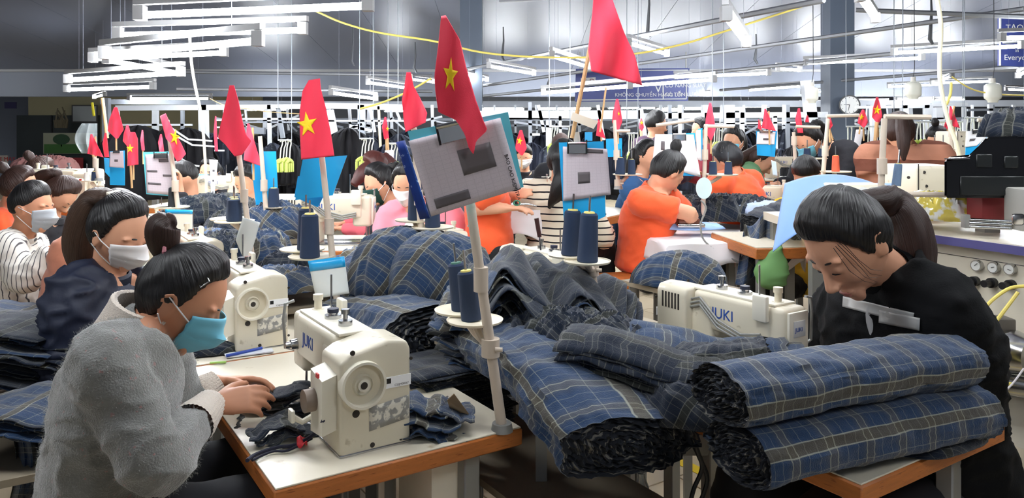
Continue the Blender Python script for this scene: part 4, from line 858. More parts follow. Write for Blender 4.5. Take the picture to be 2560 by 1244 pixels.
# ---------------- people ----------------
from mathutils.bvhtree import BVHTree
def hshape(p):
    x, y, z = p.x/.073, p.y/.094, p.z/.112
    fx = 1-.34*max(0, -z-.15)**1.15-.05*max(0, z-.3); Y = p.y*(1 if y < 0 else .93)
    if z < 0: Y = Y+(.006*(-z) if y > 0 else 0)*1; Y = Y*(1-.3*(-z)) if y < 0 else Y
    return V((p.x*fx, Y, p.z))
def hdir(d): return hshape(V((.073*d.x, .094*d.y, .112*d.z)))
def hmat(H, yaw, pitch, roll=0, s=1):
    yw, pt = math.radians(yaw), math.radians(pitch)
    f = V((math.cos(yw)*math.cos(pt), math.sin(yw)*math.cos(pt), -math.sin(pt))); r = V((math.sin(yw), -math.cos(yw), 0)); u = r.cross(f)
    R = Matrix((r, f, u)).transposed(); R = Matrix.Rotation(math.radians(roll), 3, f) @ R
    return Matrix.Translation(H) @ (R*s).to_4x4()
def lerp_tab(x, tab):
    if x <= tab[0][0]: return tab[0][1]
    for (a, b), (c, d) in zip(tab, tab[1:]):
        if x <= c: return b+(d-b)*(x-a)/(c-a)
    return tab[-1][1]
HL = [(-1, -.64), (-.38, -.58), (-.22, -.3), (-.08, -.1), (.1, -.14), (.18, .12), (.28, .42), (.45, .66), (.7, .76), (1, .8)]
HL_M = [(-1, -.35), (-.35, -.25), (-.12, -.02), (.05, .12), (.2, .2), (.45, .42), (.7, .6), (1, .62)]
def cap(Hm, anchor, th=.016, hl=HL, m=HAIR, parent=None, low=0, n=None, seed=0, gro=.0016, name='hair', vol=0):
    n = n or (64 if Hm.translation.y < 3 else 40)
    A = V(anchor).normalized(); Bx = A.orthogonal().normalized(); Cx = A.cross(Bx)
    def fn(u, v):
        ph = math.pi*v; a = 2*math.pi*u
        d = A*math.cos(ph)+(Bx*math.cos(a)+Cx*math.sin(a))*math.sin(ph)
        zt = lerp_tab(d.y+.03*noise.noise(d*6), hl)-low*(d.y < 0)
        k0 = max(0, min(1, (d.z-zt)/.07)); k1 = max(0, min(1, (d.z-zt)/.5)); k = k0*k0*(3-2*k0); kk = .06+.94*k1**.6
        g = gro*.6*(math.sin(a*62+noise.noise(d*3+V((seed, 0, 0)))*6)+.8*noise.noise(V((math.cos(a)*22, math.sin(a)*22, seed+ph))))*math.sin(ph)
        t = -.008+(.008+(th+vol*max(0, d.z))*kk+g+.003*noise.noise(d*4+V((seed, 2, 0)))*kk)*k
        return Hm @ (hdir(d)+d*t)
    b = B(); b.grid(fn, int(n*2.6), n//1, lambda u, v: (u*math.sin(max(.15, math.pi*v)) if False else u, v)); bmesh.ops.remove_doubles(b.bm, verts=b.bm.verts, dist=1e-5)
    return b.obj(name, m, parent)
def strand_loft(Hm, pts, rad, m, parent, name='hair_tail', flat=.8, n=36, seed=0, world=False):
    P = [V(p) if world else Hm @ V(p) for p in pts]; s = 1 if world else Hm.to_scale()[0]; b = B()
    b.loft(P, [r*s for r in rad], [r*s*flat for r in rad], V((1, .3, .1)), n=n, sub=8, uv=True)
    b.bm.normal_update(); 
    for v in b.bm.verts: v.co += v.normal*(.0022*noise.noise(V((v.co.x*60+seed, v.co.y*60, v.co.z*6)))*s*2)
    return b.obj(name, m, parent)
def hand(b, w, d, nrm, thumb, s=1, curl=.5, spread=1):
    """w wrist, d direction to the knuckles, nrm palm side, thumb = side of the thumb"""
    w, d = V(w), V(d).normalized(); t = V(thumb); t = (t-d*t.dot(d)).normalized(); n = V(nrm); n = (n-d*n.dot(d)-t*n.dot(t)).normalized()
    b.loft([w-d*.02*s, w+d*.015*s, w+d*.05*s, w+d*.085*s], [.024*s, .028*s, .038*s, .038*s], [.019*s, .017*s, .014*s, .011*s], t, 14, 3)
    for i, (o, L) in enumerate(((.028, .07), (.0095, .078), (-.009, .073), (-.027, .058))):
        p = w+d*(.08-.006*abs(i-1))*s+t*o*s; dd = (d+t*(o*3.0*spread)).normalized(); pts = [p-dd*.02*s, p]; c = curl*(1+.12*i)
        for k, f in enumerate((.45, .3, .25)):
            a = c*(.5+.5*k); dd = (dd*math.cos(a)+n*math.sin(a)).normalized(); p = p+dd*L*f*s*1.0; pts.append(p)
        b.loft(pts, [.009*s, .0092*s, .0085*s, .0078*s, .0062*s], [.0085*s, .0088*s, .008*s, .0072*s, .0055*s], t, 10, 3, cap=.9)
    p = w+d*.025*s+t*.02*s; dd = (d*.6+t*.75+n*.35).normalized(); pts = [p]
    for L, a in ((.035, 0), (.03, .35), (.024, .35)):
        dd = (dd*math.cos(a)+(d*.6+n*.6).normalized()*math.sin(a)).normalized(); p = p+dd*L*s; pts.append(p)
    b.loft(pts, [.013*s, .0115*s, .0098*s, .0072*s], [.012*s, .0105*s, .009*s, .0065*s], t, 10, 3, cap=.9)
def face_blobs(b, Hm):
    R = Hm.to_3x3(); s = Hm.to_scale()[0]; q = lambda *p: Hm @ V(p)
    b.ell(q(0, 0, 0), (.073, .094, .112), R, 44, 32, fn=hshape)
    b.loft([q(0, .078, .018), q(0, .092, -.012), q(0, .104, -.036)], [.007*s, .0085*s, .0125*s], [.007*s, .009*s, .011*s], R @ V((1, 0, 0)), 12, 4, cap=.9)
    for sx in (-1, 1):
        b.ell(q(sx*.011, .096, -.039), (.008, .009, .007), R, 10, 8)
        b.ell(q(sx*.03, .074, .002), (.0155, .011, .010), R, 12, 8)      # lid over the eyeball
        b.ell(q(sx*.031, .070, .024), (.024, .011, .007), R, 12, 8)      # brow
        b.ell(q(sx*.037, .056, -.03), (.022, .016, .022), R, 12, 8)      # cheek
        b.ell(q(sx*.074, -.012, -.012), (.007, .017, .029), R, 14, 10)     # ear
        pts = [q(sx*(.078+.006*math.sin(a)), -.014+.018*math.cos(a), -.008+.028*math.sin(a)) for a in [-.6+k*.55 for k in range(8)]]
        b.tube(pts, .0042*s, 8)
    b.ell(q(0, .077, -.068), (.020, .011, .0065), R, 14, 8); b.ell(q(0, .074, -.078), (.017, .011, .0065), R, 14, 8); b.ell(q(0, .064, -.084), (.03, .014, .028), R, 14, 10)
    b.ell(q(0, .062, -.098), (.021, .015, .014), R, 14, 10)
def pth(w): return [V(p) for p in w]
def person(label, px, py, d, yaw, pitch=20, roll=0, body=None, lean=15, s=1.0, skin=SKIN, hair=HAIR, style='bun', top=ORANGE, sleeve='short', mask=None, pants=None, stand=False, J=None, fat=1.0, seed=1, vox=.011, cvox=.016, wr=.006, trim=None, hl=HL, th=.016, eyes=True, cat='person', arms=True, fuzz=None, H=None, legs=True, torso_f=1.0, slv=.92, lookdown=True):
    H = V(H) if H else W(px, py, d); body = yaw if body is None else body
    Hm = hmat(H, yaw, pitch, roll, s); R = Hm.to_3x3(); up = V((0, 0, 1))
    bf = V((math.cos(math.radians(body)), math.sin(math.radians(body)), 0)); rt = V((bf.y, -bf.x, 0)); L = math.radians(lean)
    dn = (-up*math.cos(L)-bf*math.sin(L))
    G = {}; G['nb'] = H-up*.175*s-bf*(.045+.03*math.sin(L))*s
    J = J or {}; G.update({k: V(v) for k, v in J.items() if k == 'nb'}); nb = G['nb']
    G['ch'] = nb+dn*.17*s; G['wa'] = nb+dn*.34*s; G['pe'] = nb+dn*.50*s
    G['sr'] = nb+dn*.05*s+rt*.165*s*fat**.5; G['sl'] = nb+dn*.05*s-rt*.165*s*fat**.5
    G.update({k: V(v) for k, v in J.items() if not isinstance(v, float)})
    if 'pe' in J and 'ch' not in J: G['ch'] = nb.lerp(G['pe'], .34); G['wa'] = nb.lerp(G['pe'], .68)
    for q, sg in (('r', 1), ('l', -1)):
        if 'e'+q not in J: G['e'+q] = G['s'+q]-up*.24*s+bf*.11*s+rt*sg*.05*s
        if 'w'+q not in J: G['w'+q] = G['e'+q]+bf*.21*s+up*.02*s-rt*sg*.07*s
        if 'h'+q not in J: G['h'+q] = (G['w'+q]-G['e'+q]).normalized()
        G['p'+q] = G['pe']+rt*sg*.09*s-up*.03
        if stand: G['k'+q] = V((G['pe'].x+rt.x*sg*.09, G['pe'].y+rt.y*sg*.09, G['pe'].z*.53))+bf*.02; G['a'+q] = V((G['k'+q].x, G['k'+q].y, .08))
        else: G['k'+q] = G['p'+q]+bf*.40*s+rt*sg*.04; G['a'+q] = V((G['k'+q].x-bf.x*.05, G['k'+q].y-bf.y*.05, max(.08, G['k'+q].z-.42)))
    t = thing('person', label, cat, V((G['pe'].x, G['pe'].y, 0)))
    # continuous body
    b = B(); face_blobs(b, Hm); jaw = Hm @ V((0, -.012, -.06))
    b.loft([nb+dn*.06, nb, jaw], [.07*s, .054*s, .05*s], [.06*s, .054*s, .052*s], rt, 20, 4)
    b.loft([nb, G['ch'], G['wa'], G['pe']], [.11*s, .135*s, .115*s, .14*s], [.06*s, .095*s, .085*s, .10*s], rt, 20, 4)
    for q, sg in (('r', 1), ('l', -1)):
        S_, E, Wr = G['s'+q], G['e'+q], G['w'+q]
        b.loft([nb.lerp(S_, .4), S_, S_.lerp(E, .5), E, E.lerp(Wr, .45), Wr], [v*s for v in (.05, .05, .043, .039, .036, .026)], [v*s for v in (.05, .05, .043, .037, .033, .021)], up, 16, 4)
        nn = J.get('n'+q, (0, 0, -1)); th_ = J.get('t'+q, rt*-sg)
        if arms: hand(b, Wr, G['h'+q], nn, th_, s, J.get('c'+q, .45))
        if legs: b.loft([G['p'+q], G['k'+q], G['a'+q]], [v*s for v in (.055, .04, .03)], [v*s for v in (.055, .04, .03)], rt, 12, 3)
    bo = me_obj('body', remesh(b, vox, 2), skin, t)
    # top
    c = B(); f = fat*s
    c.loft([nb+up*.005, nb+dn*.03*s, G['ch'], G['wa'], G['pe'], G['pe']+dn*.06*s], [.065*s, .125*f, .165*f, .155*f, .17*f, .165*f], [.065*s, .082*f, .125*f*torso_f, .118*f*torso_f, .13*f*torso_f, .125*f*torso_f], rt, 28, 5, cap=.3)
    for q, sg in (('r', 1), ('l', -1)):
        S_, E, Wr = G['s'+q], G['e'+q], G['w'+q]
        if sleeve == 'long': c.loft([nb.lerp(S_, .45), S_, S_.lerp(E, .5), E, E.lerp(Wr, slv*.55), E.lerp(Wr, slv)], [v*f for v in (.065, .074, .066, .062, .056, .042)], [v*f for v in (.065, .074, .066, .062, .056, .042)], up, 20, 5, cap=.3)
        else: c.loft([nb.lerp(S_, .45), S_, S_.lerp(E, .35), S_.lerp(E, .72)], [v*f for v in (.06, .068, .064, .066)], [v*f for v in (.06, .068, .064, .066)], up, 20, 5, cap=.15)
    me = remesh(c, cvox, 3, 'top'); wrinkle(me, wr, seed=seed, sc=(10, 10, 20), amp2=wr*.4, sc2=18)
    to = me_obj('shirt' if sleeve == 'short' else 'jacket', me, top, t)
    # collar
    for k, (rr, z0) in enumerate(((.066, 0),) if trim is None else ()): 
        c = B(); n = 26; ax = (jaw-nb).normalized(); x, y, z = frame(nb, jaw, rt)
        pr = [(.058, .0), (.066, -.005), (.064, .028), (.056, .036), (.054, .02)]
        rg = [[c.bm.verts.new(nb+ax*h*s+(x*math.cos(a)+y*math.sin(a))*r_*s*1.08) for a in [2*math.pi*i/n for i in range(n)]] for r_, h in pr]
        for a_, c_ in zip(rg, rg[1:]):
            for i in range(n): c.bm.faces.new((a_[i], a_[(i+1) % n], c_[(i+1) % n], c_[i]))
        c.obj('collar', top, t)
    if legs:
        c = B(); c.loft([G['pe']-dn*.03*s, G['pe'], G['pe']-up*.06], [.13*f, .14*f, .14*f], [.095*f, .10*f, .10*f], rt, 20, 4)
        for q in 'rl': c.loft([G['p'+q], G['p'+q].lerp(G['k'+q], .5), G['k'+q], G['k'+q].lerp(G['a'+q], .5), G['a'+q]], [v*f for v in (.088, .08, .068, .058, .05)], [v*f for v in (.088, .08, .068, .058, .05)], rt, 16, 4)
        me = remesh(c, .02, 3, 'trousers'); wrinkle(me, .006, seed=seed+5); me_obj('trousers', me, pants or mat('black_trousers', (26, 27, 32), .85), t)
        for q in 'rl':
            a = V((G['a'+q].x, G['a'+q].y, .045)); B().ell(a+bf*.05, (.045, .12, .045), hmat(V((0, 0, 0)), body, 0).to_3x3(), 12, 8).obj('shoe', mat('dark_shoe', (35, 32, 32), .6), t)
    # hair
    if style == 'short': cap(Hm, (0, -.5, .85), th, HL_M, hair, t, seed=seed, gro=.0008, vol=.010)
    else: cap(Hm, (0, -.75, .65) if style != 'topbun' else (0, -.35, .95), th, hl, hair, t, seed=seed, vol=.008)
    if style == 'bun': strand_loft(Hm, [(0, -.075, .07), (0, -.115, .095), (0, -.14, .10)], [.022, .034, .026], hair, t, 'hair_bun', seed=seed)
    if style == 'topbun':
        strand_loft(Hm, [(0, -.03, .11), (.0, -.05, .15), (0, -.06, .175)], [.02, .032, .02], hair, t, 'hair_bun', seed=seed)
    if style == 'pony':
        strand_loft(Hm, [(0, -.085, .06), (0, -.125, .055), (0, -.15, -.02), (0, -.15, -.12), (0, -.135, -.2)], [.016, .032, .042, .036, .012], hair, t, 'ponytail', seed=seed)
    if style == 'long':
        strand_loft(Hm, [(0, -.06, .04), (0, -.085, -.06), (0, -.09, -.17), (0, -.085, -.27), (0, -.08, -.34)], [.07, .078, .07, .05, .02], hair, t, 'long_hair', flat=.45, seed=seed)
    # face details
    q = lambda *p: Hm @ V(p)
    if eyes:
        for sx in (-1, 1):
            e = B(); e.tube([q(sx*(.017+k*.0065), .0862-.0011*k*k, -.0035-.0018*math.sin(k/4*3.14)*1.4) for k in range(5)], .0016*s, 6); e.obj('eyelashes', mat('lash_black', (25, 18, 16), .6), t)
            e = B(); e.tube([q(sx*(.014+k*.008), .0835-.0015*k*k, .022+.003*math.sin(k/4*3.14)) for k in range(5)], [x*s for x in (.0018, .0026, .0026, .002, .001)], 6); e.obj('eyebrow', hair, t)
        e = B(); e.ell(q(0, .0825, -.0685), (.016, .0065, .0035), R, 12, 8); e.ell(q(0, .0805, -.076), (.013, .0065, .004), R, 12, 8); e.obj('lips', LIP, t)
    if mask:
        def mf(u, v, off=0):
            a = math.radians(-66+132*u); zz = .012-.135*v; zz += .012*(abs(u-.5)*2)**2*(-1 if v < .5 else 1)
            d_ = V((math.sin(a)*math.sqrt(max(.02, 1-(zz/.125)**2)), math.cos(a)*math.sqrt(max(.02, 1-(zz/.125)**2)), zz/.112*.93)); p = hdir(d_.normalized())
            c_ = math.exp(-(a/.42)**2); p = V((p.x*1.05, p.y+.006+.026*c_*math.exp(-((v-.38)/.33)**2)+.010*c_*(v > .3), p.z))+d_*.004+V((0, .0016*math.sin(v*26), 0))
            return Hm @ p
        B().grid(mf, 26, 22).obj('face_mask', mask, t, solid=.002)
        for sx in (0, 1):
            sg = -1 if sx == 0 else 1
            for v, ez in ((.12, .012), (.9, -.03)):
                B().tube([mf(sx, v), mf(sx, v).lerp(q(sg*.081, -.014, ez), .5)+R @ V((sg*.006, 0, 0)), q(sg*.082, -.02, ez)], .0016*s, 6).obj('ear_loop', mat('white_elastic', (235, 235, 235), .7), t)
    return t, Hm, G, to
def decal(obj, q, m, parent, name, off=.003, nu=10, nv=6, thick=.0015):
    """patch sewn onto a garment: q = TL, TR, BR, BL pixels, laid on the surface facing the aisle"""
    me = obj.data; bv = BVHTree.FromPolygons([v.co for v in me.vertices], [p.vertices for p in me.polygons])
    f = quad(q, 1); o = V((0, 0, CZ)); last = [None]; b = B()
    def fn(u, v):
        dr = (f(u, v)-o).normalized(); h = bv.ray_cast(o, dr)
        if h[0] is None: return last[0] if last[0] else f(u, v)
        last[0] = h[0]-dr*off; return last[0]
    return b.grid(fn, nu, nv).obj(name, m, parent, solid=thick)
M_BLUE = mat('blue_surgical_mask', (110, 190, 215), .7, sheen=.2); M_WHITE = mat('white_mask', (232, 228, 226), .75); M_GREY = mat('grey_mask', (172, 180, 186), .75); M_GREEN = mat('dark_green_mask', (30, 66, 58), .8)
# nearest woman, grey sweater
SWEAT = mat('grey_mohair_sweater', (118, 118, 113), .95, var=.3, vs=45, bump=.45, bs=260, sheen=.8, col2=(150, 112, 108), c2s=70, c2t=.64)
KNIT = stripes('pale_ribbed_knit', (226, 214, 198), (196, 184, 168), .006, .0025, 0, .9, warp=.0)
w1 = dict(nb=W(352, 838, 1.80), ch=W(305, 960, 1.74), wa=W(262, 1110, 1.73), pe=W(255, 1260, 1.75), sr=W(265, 905, 1.63), sl=W(400, 880, 1.97),
          er=W(390, 1160, 1.58), wr=W(525, 1012, 1.86), el=W(440, 1030, 1.98), wl=W(548, 957, 2.06), hr=(.92, .35, .06), hl=(.95, .25, -.05), nr=(.2, .6, -.7), tr=(.1, .75, .5), nl=(.1, -.5, -.7), tl=(0, -.75, .5), cr=.42, cl=.4)
t, Hm, G, to = person('woman in fuzzy grey sweater with blue mask and hair bun, sewing at the nearest machine', 456, 745, 1.82, 12, 34, 0, body=25, J=w1, skin=SKIN2, style='none', top=SWEAT, sleeve='long', slv=.62, mask=M_BLUE, fat=1.0, seed=3, vox=.005, cvox=.008, wr=.007, th=.014, s=1.06)
strand_loft(Hm, [(0, -.082, .06), (-.0, -.105, .085), (.0, -.125, .115), (0, -.12, .135)], [.022, .036, .036, .018], HAIRB, t, 'hair_bun', seed=2)
b = B(); b.tube([Hm @ V((.026*math.cos(a), -.088+.012*math.sin(a), .072-.02*math.sin(a))) for a in [2*math.pi*k/14 for k in range(15)]], .005); b.obj('hair_tie', mat('pink_hair_tie', (200, 130, 140), .7), t)
b = B(); b.tube([Hm @ V((.058, .012, .086)), Hm @ V((.066, .03, .078)), Hm @ V((.075, .022, .060)), Hm @ V((.067, .006, .066)), Hm @ V((.058, .012, .086))], .002); b.obj('hair_clip', STEEL, t)
def ringband(p0, p1, r0, r1, m, name, parent, n=64, amp=.0018):
    b = B(); x, y, z = frame(V(p0), V(p1)); rg = []
    for k, (f, g) in enumerate(((0, 1), (.15, 1.05), (.5, 1.03), (.85, 1.03), (1, 1.06), (1.03, .98), (1, .88), (.6, .86))):
        c = V(p0).lerp(V(p1), f); r = (r0+(r1-r0)*f)*g
        rg.append([b.bm.verts.new(c+(x*math.cos(a)+y*math.sin(a))*(r+amp*(i % 2))) for i, a in enumerate([2*math.pi*i/n for i in range(n)])])
    for a_, c_ in zip(rg, rg[1:]):
        for i in range(n): b.bm.faces.new((a_[i], a_[(i+1) % n], c_[(i+1) % n], c_[i]))
    return b.obj(name, m, parent)
KN = mat('cream_ribbed_knit', (222, 208, 192), .95, var=.1, vs=60, bump=.5, bs=260, sheen=.5)
ringband(G['er'].lerp(G['wr'], .62), G['er'].lerp(G['wr'], 1.0), .050, .036, KN, 'knit_cuff', t)
ringband(G['el'].lerp(G['wl'], .60), G['el'].lerp(G['wl'], .98), .048, .036, KN, 'knit_cuff', t)
ringband(G['nb']+V((-.025, 0, -.035)), G['nb']+V((.02, 0, .070)), .098, .080, KN, 'rolled_collar', t, 80)
# fuzz fibres of the mohair
me = to.data
rs = np.random.RandomState(4); nf = len(me.polygons); cen = np.empty(nf*3); nor = np.empty(nf*3); me.polygons.foreach_get('center', cen); me.polygons.foreach_get('normal', nor)
cen = cen.reshape(-1, 3); nor = nor.reshape(-1, 3); idx = rs.randint(0, nf, 26000); base = cen[idx]+rs.normal(0, .003, (26000, 3)); dirs = nor[idx]+rs.normal(0, .55, (26000, 3)); dirs /= np.linalg.norm(dirs, axis=1)[:, None]
sd = np.cross(dirs, rs.normal(0, 1, (26000, 3))); sd /= np.linalg.norm(sd, axis=1)[:, None]; ln = rs.uniform(.004, .010, (26000, 1))
vv = np.stack([base-sd*.00035, base+sd*.00035, base+dirs*ln], 1).reshape(-1, 3)
fm = bpy.data.meshes.new('fuzz'); fm.from_pydata(vv.tolist(), [], [(i, i+1, i+2) for i in range(0, len(vv), 3)]); o = me_obj('fuzz', fm, mat('mohair_fibre', (165, 165, 160), .9), t); o['kind'] = 'stuff'
# woman in navy jacket
NAVY = mat('navy_nylon_jacket', (20, 28, 50), .6, var=.1, bump=.1, bs=60)
w2 = dict(nb=W(268, 700, 2.66), pe=W(215, 1060, 2.62), sr=W(185, 740, 2.5), sl=W(400, 745, 2.85), er=W(165, 950, 2.45), wr=W(330, 930, 2.4), el=W(420, 920, 2.75), wl=W(480, 930, 2.6), cr=.5)
t, Hm, G, to = person('woman in navy jacket with white mask and long brown-black hair, second in the left row', 300, 580, 2.62, -18, 26, 6, body=15, J=w2, style='none', top=NAVY, sleeve='long', mask=M_WHITE, fat=1.2, seed=9, vox=.0055, cvox=.010, wr=.018, s=1.08)
strand_loft(Hm, [(0, -.085, .085), (0, -.13, .05), (0, -.14, -.05), (0, -.12, -.15), (0, -.08, -.22)], [.03, .045, .06, .055, .02], mat('dark_brown_hair', (66, 46, 34), .45, var=.6, vs=1, bump=.5, bs=1, uvm=(110, 2.2, 1)), t, 'long_hair', seed=4)
B().box(Hm @ V((-.01, -.075, .10)), (.05, .02, .012), .004, rot=Hm.to_3x3()).obj('hair_band', mat('cream_hair_band', (225, 215, 195), .6), t)
# man in striped shirt
STR = stripes('grey_striped_shirt', (212, 206, 196), (84, 82, 84), .022, .004, 0, .85, warp=.02)
w3 = dict(nb=W(50, 596, 3.82), pe=W(20, 840, 3.8), sr=W(15, 622, 3.66), sl=W(75, 612, 4.0), er=W(62, 700, 3.6), wr=W(134, 622, 3.66), el=W(105, 690, 4.0), wl=W(150, 640, 4.0))
person('man in striped shirt with grey mask and short black hair at the left edge', 80, 520, 3.8, 2, 8, 0, body=10, J=w3, style='short', top=STR, sleeve='long', mask=M_GREY, fat=1.1, seed=5, vox=.006, cvox=.012, wr=.008, s=1.04, skin=SKIN2)
# right woman in black
BLK = mat('black_work_jacket', (8, 9, 11), .85, var=.2, vs=12, bump=.15, bs=200, spec=.2)
w4 = dict(nb=W(2226, 694, 2.12), ch=W(2265, 830, 2.14), wa=W(2285, 1000, 2.16), pe=W(2310, 1180, 2.2), sl=W(2345, 785, 1.98), sr=W(2130, 780, 2.35), el=W(2395, 990, 2.0), wl=W(2200, 1000, 1.98), er=W(2075, 890, 2.42), wr=W(2022, 870, 2.5), cr=.7, hr=(-.8, .1, .05), nr=(-.3, 0, -.9))
t, Hm, G, to = person('woman in black jacket with grey chest bands looking down beside the rolls', 2118, 606, 2.02, 203, 44, 4, body=200, J=w4, hl=[(-1, -.64), (-.38, -.58), (-.22, -.3), (-.08, -.1), (.1, -.16), (.22, -.08), (.38, .2), (.55, .5), (.75, .64), (1, .7)], style='none', top=BLK, sleeve='long', fat=1.3, seed=12, vox=.0058, cvox=.011, wr=.010, s=1.22)
strand_loft(Hm, [Hm @ V((0, -.08, .05)), W(2212, 500, 2.14), W(2262, 540, 2.14), W(2288, 615, 2.12), W(2290, 690, 2.1), W(2270, 740, 2.08)], [.025, .046, .058, .058, .042, .014], HAIRB, t, 'ponytail', seed=6, world=True)
for k in range(5): B().tube([Hm @ V((-.062+.002*k, .045+.005*k, .06)), Hm @ V((-.074, .05+.002*k*k, .012)), Hm @ V((-.071+.001*k, .04+.007*k, -.03-.005*(k % 3))), Hm @ V((-.067, .018+.009*k, -.058-.006*(k % 2)))], [.0009, .0008, .0006, .0003], 5).obj('loose_strand', HAIR, t)
REFL = mat('grey_reflective_band', (168, 168, 165), .4, .2)
ringband(G['nb']+V((.02, 0, -.04)), G['nb']+V((-.025, -.012, .05)), .115, .095, BLK, 'jacket_collar', t, 64, 0)
decal(to, [(2108, 740), (2285, 782), (2280, 812), (2106, 766)], REFL, t, 'reflective_band')
decal(to, [(2198, 774), (2300, 795), (2298, 826), (2197, 806)], REFL, t, 'reflective_band', off=.005)
B().loft([G['nb']+V((-.05, -.05, -.02)), G['nb']+V((-.08, -.07, -.09)), G['nb']+V((-.085, -.09, -.15))], [.02, .022, .01], [.008, .008, .004], V((1, 0, 0)), 12, 4).obj('inner_collar', mat('grey_shirt', (165, 165, 165), .8), t)
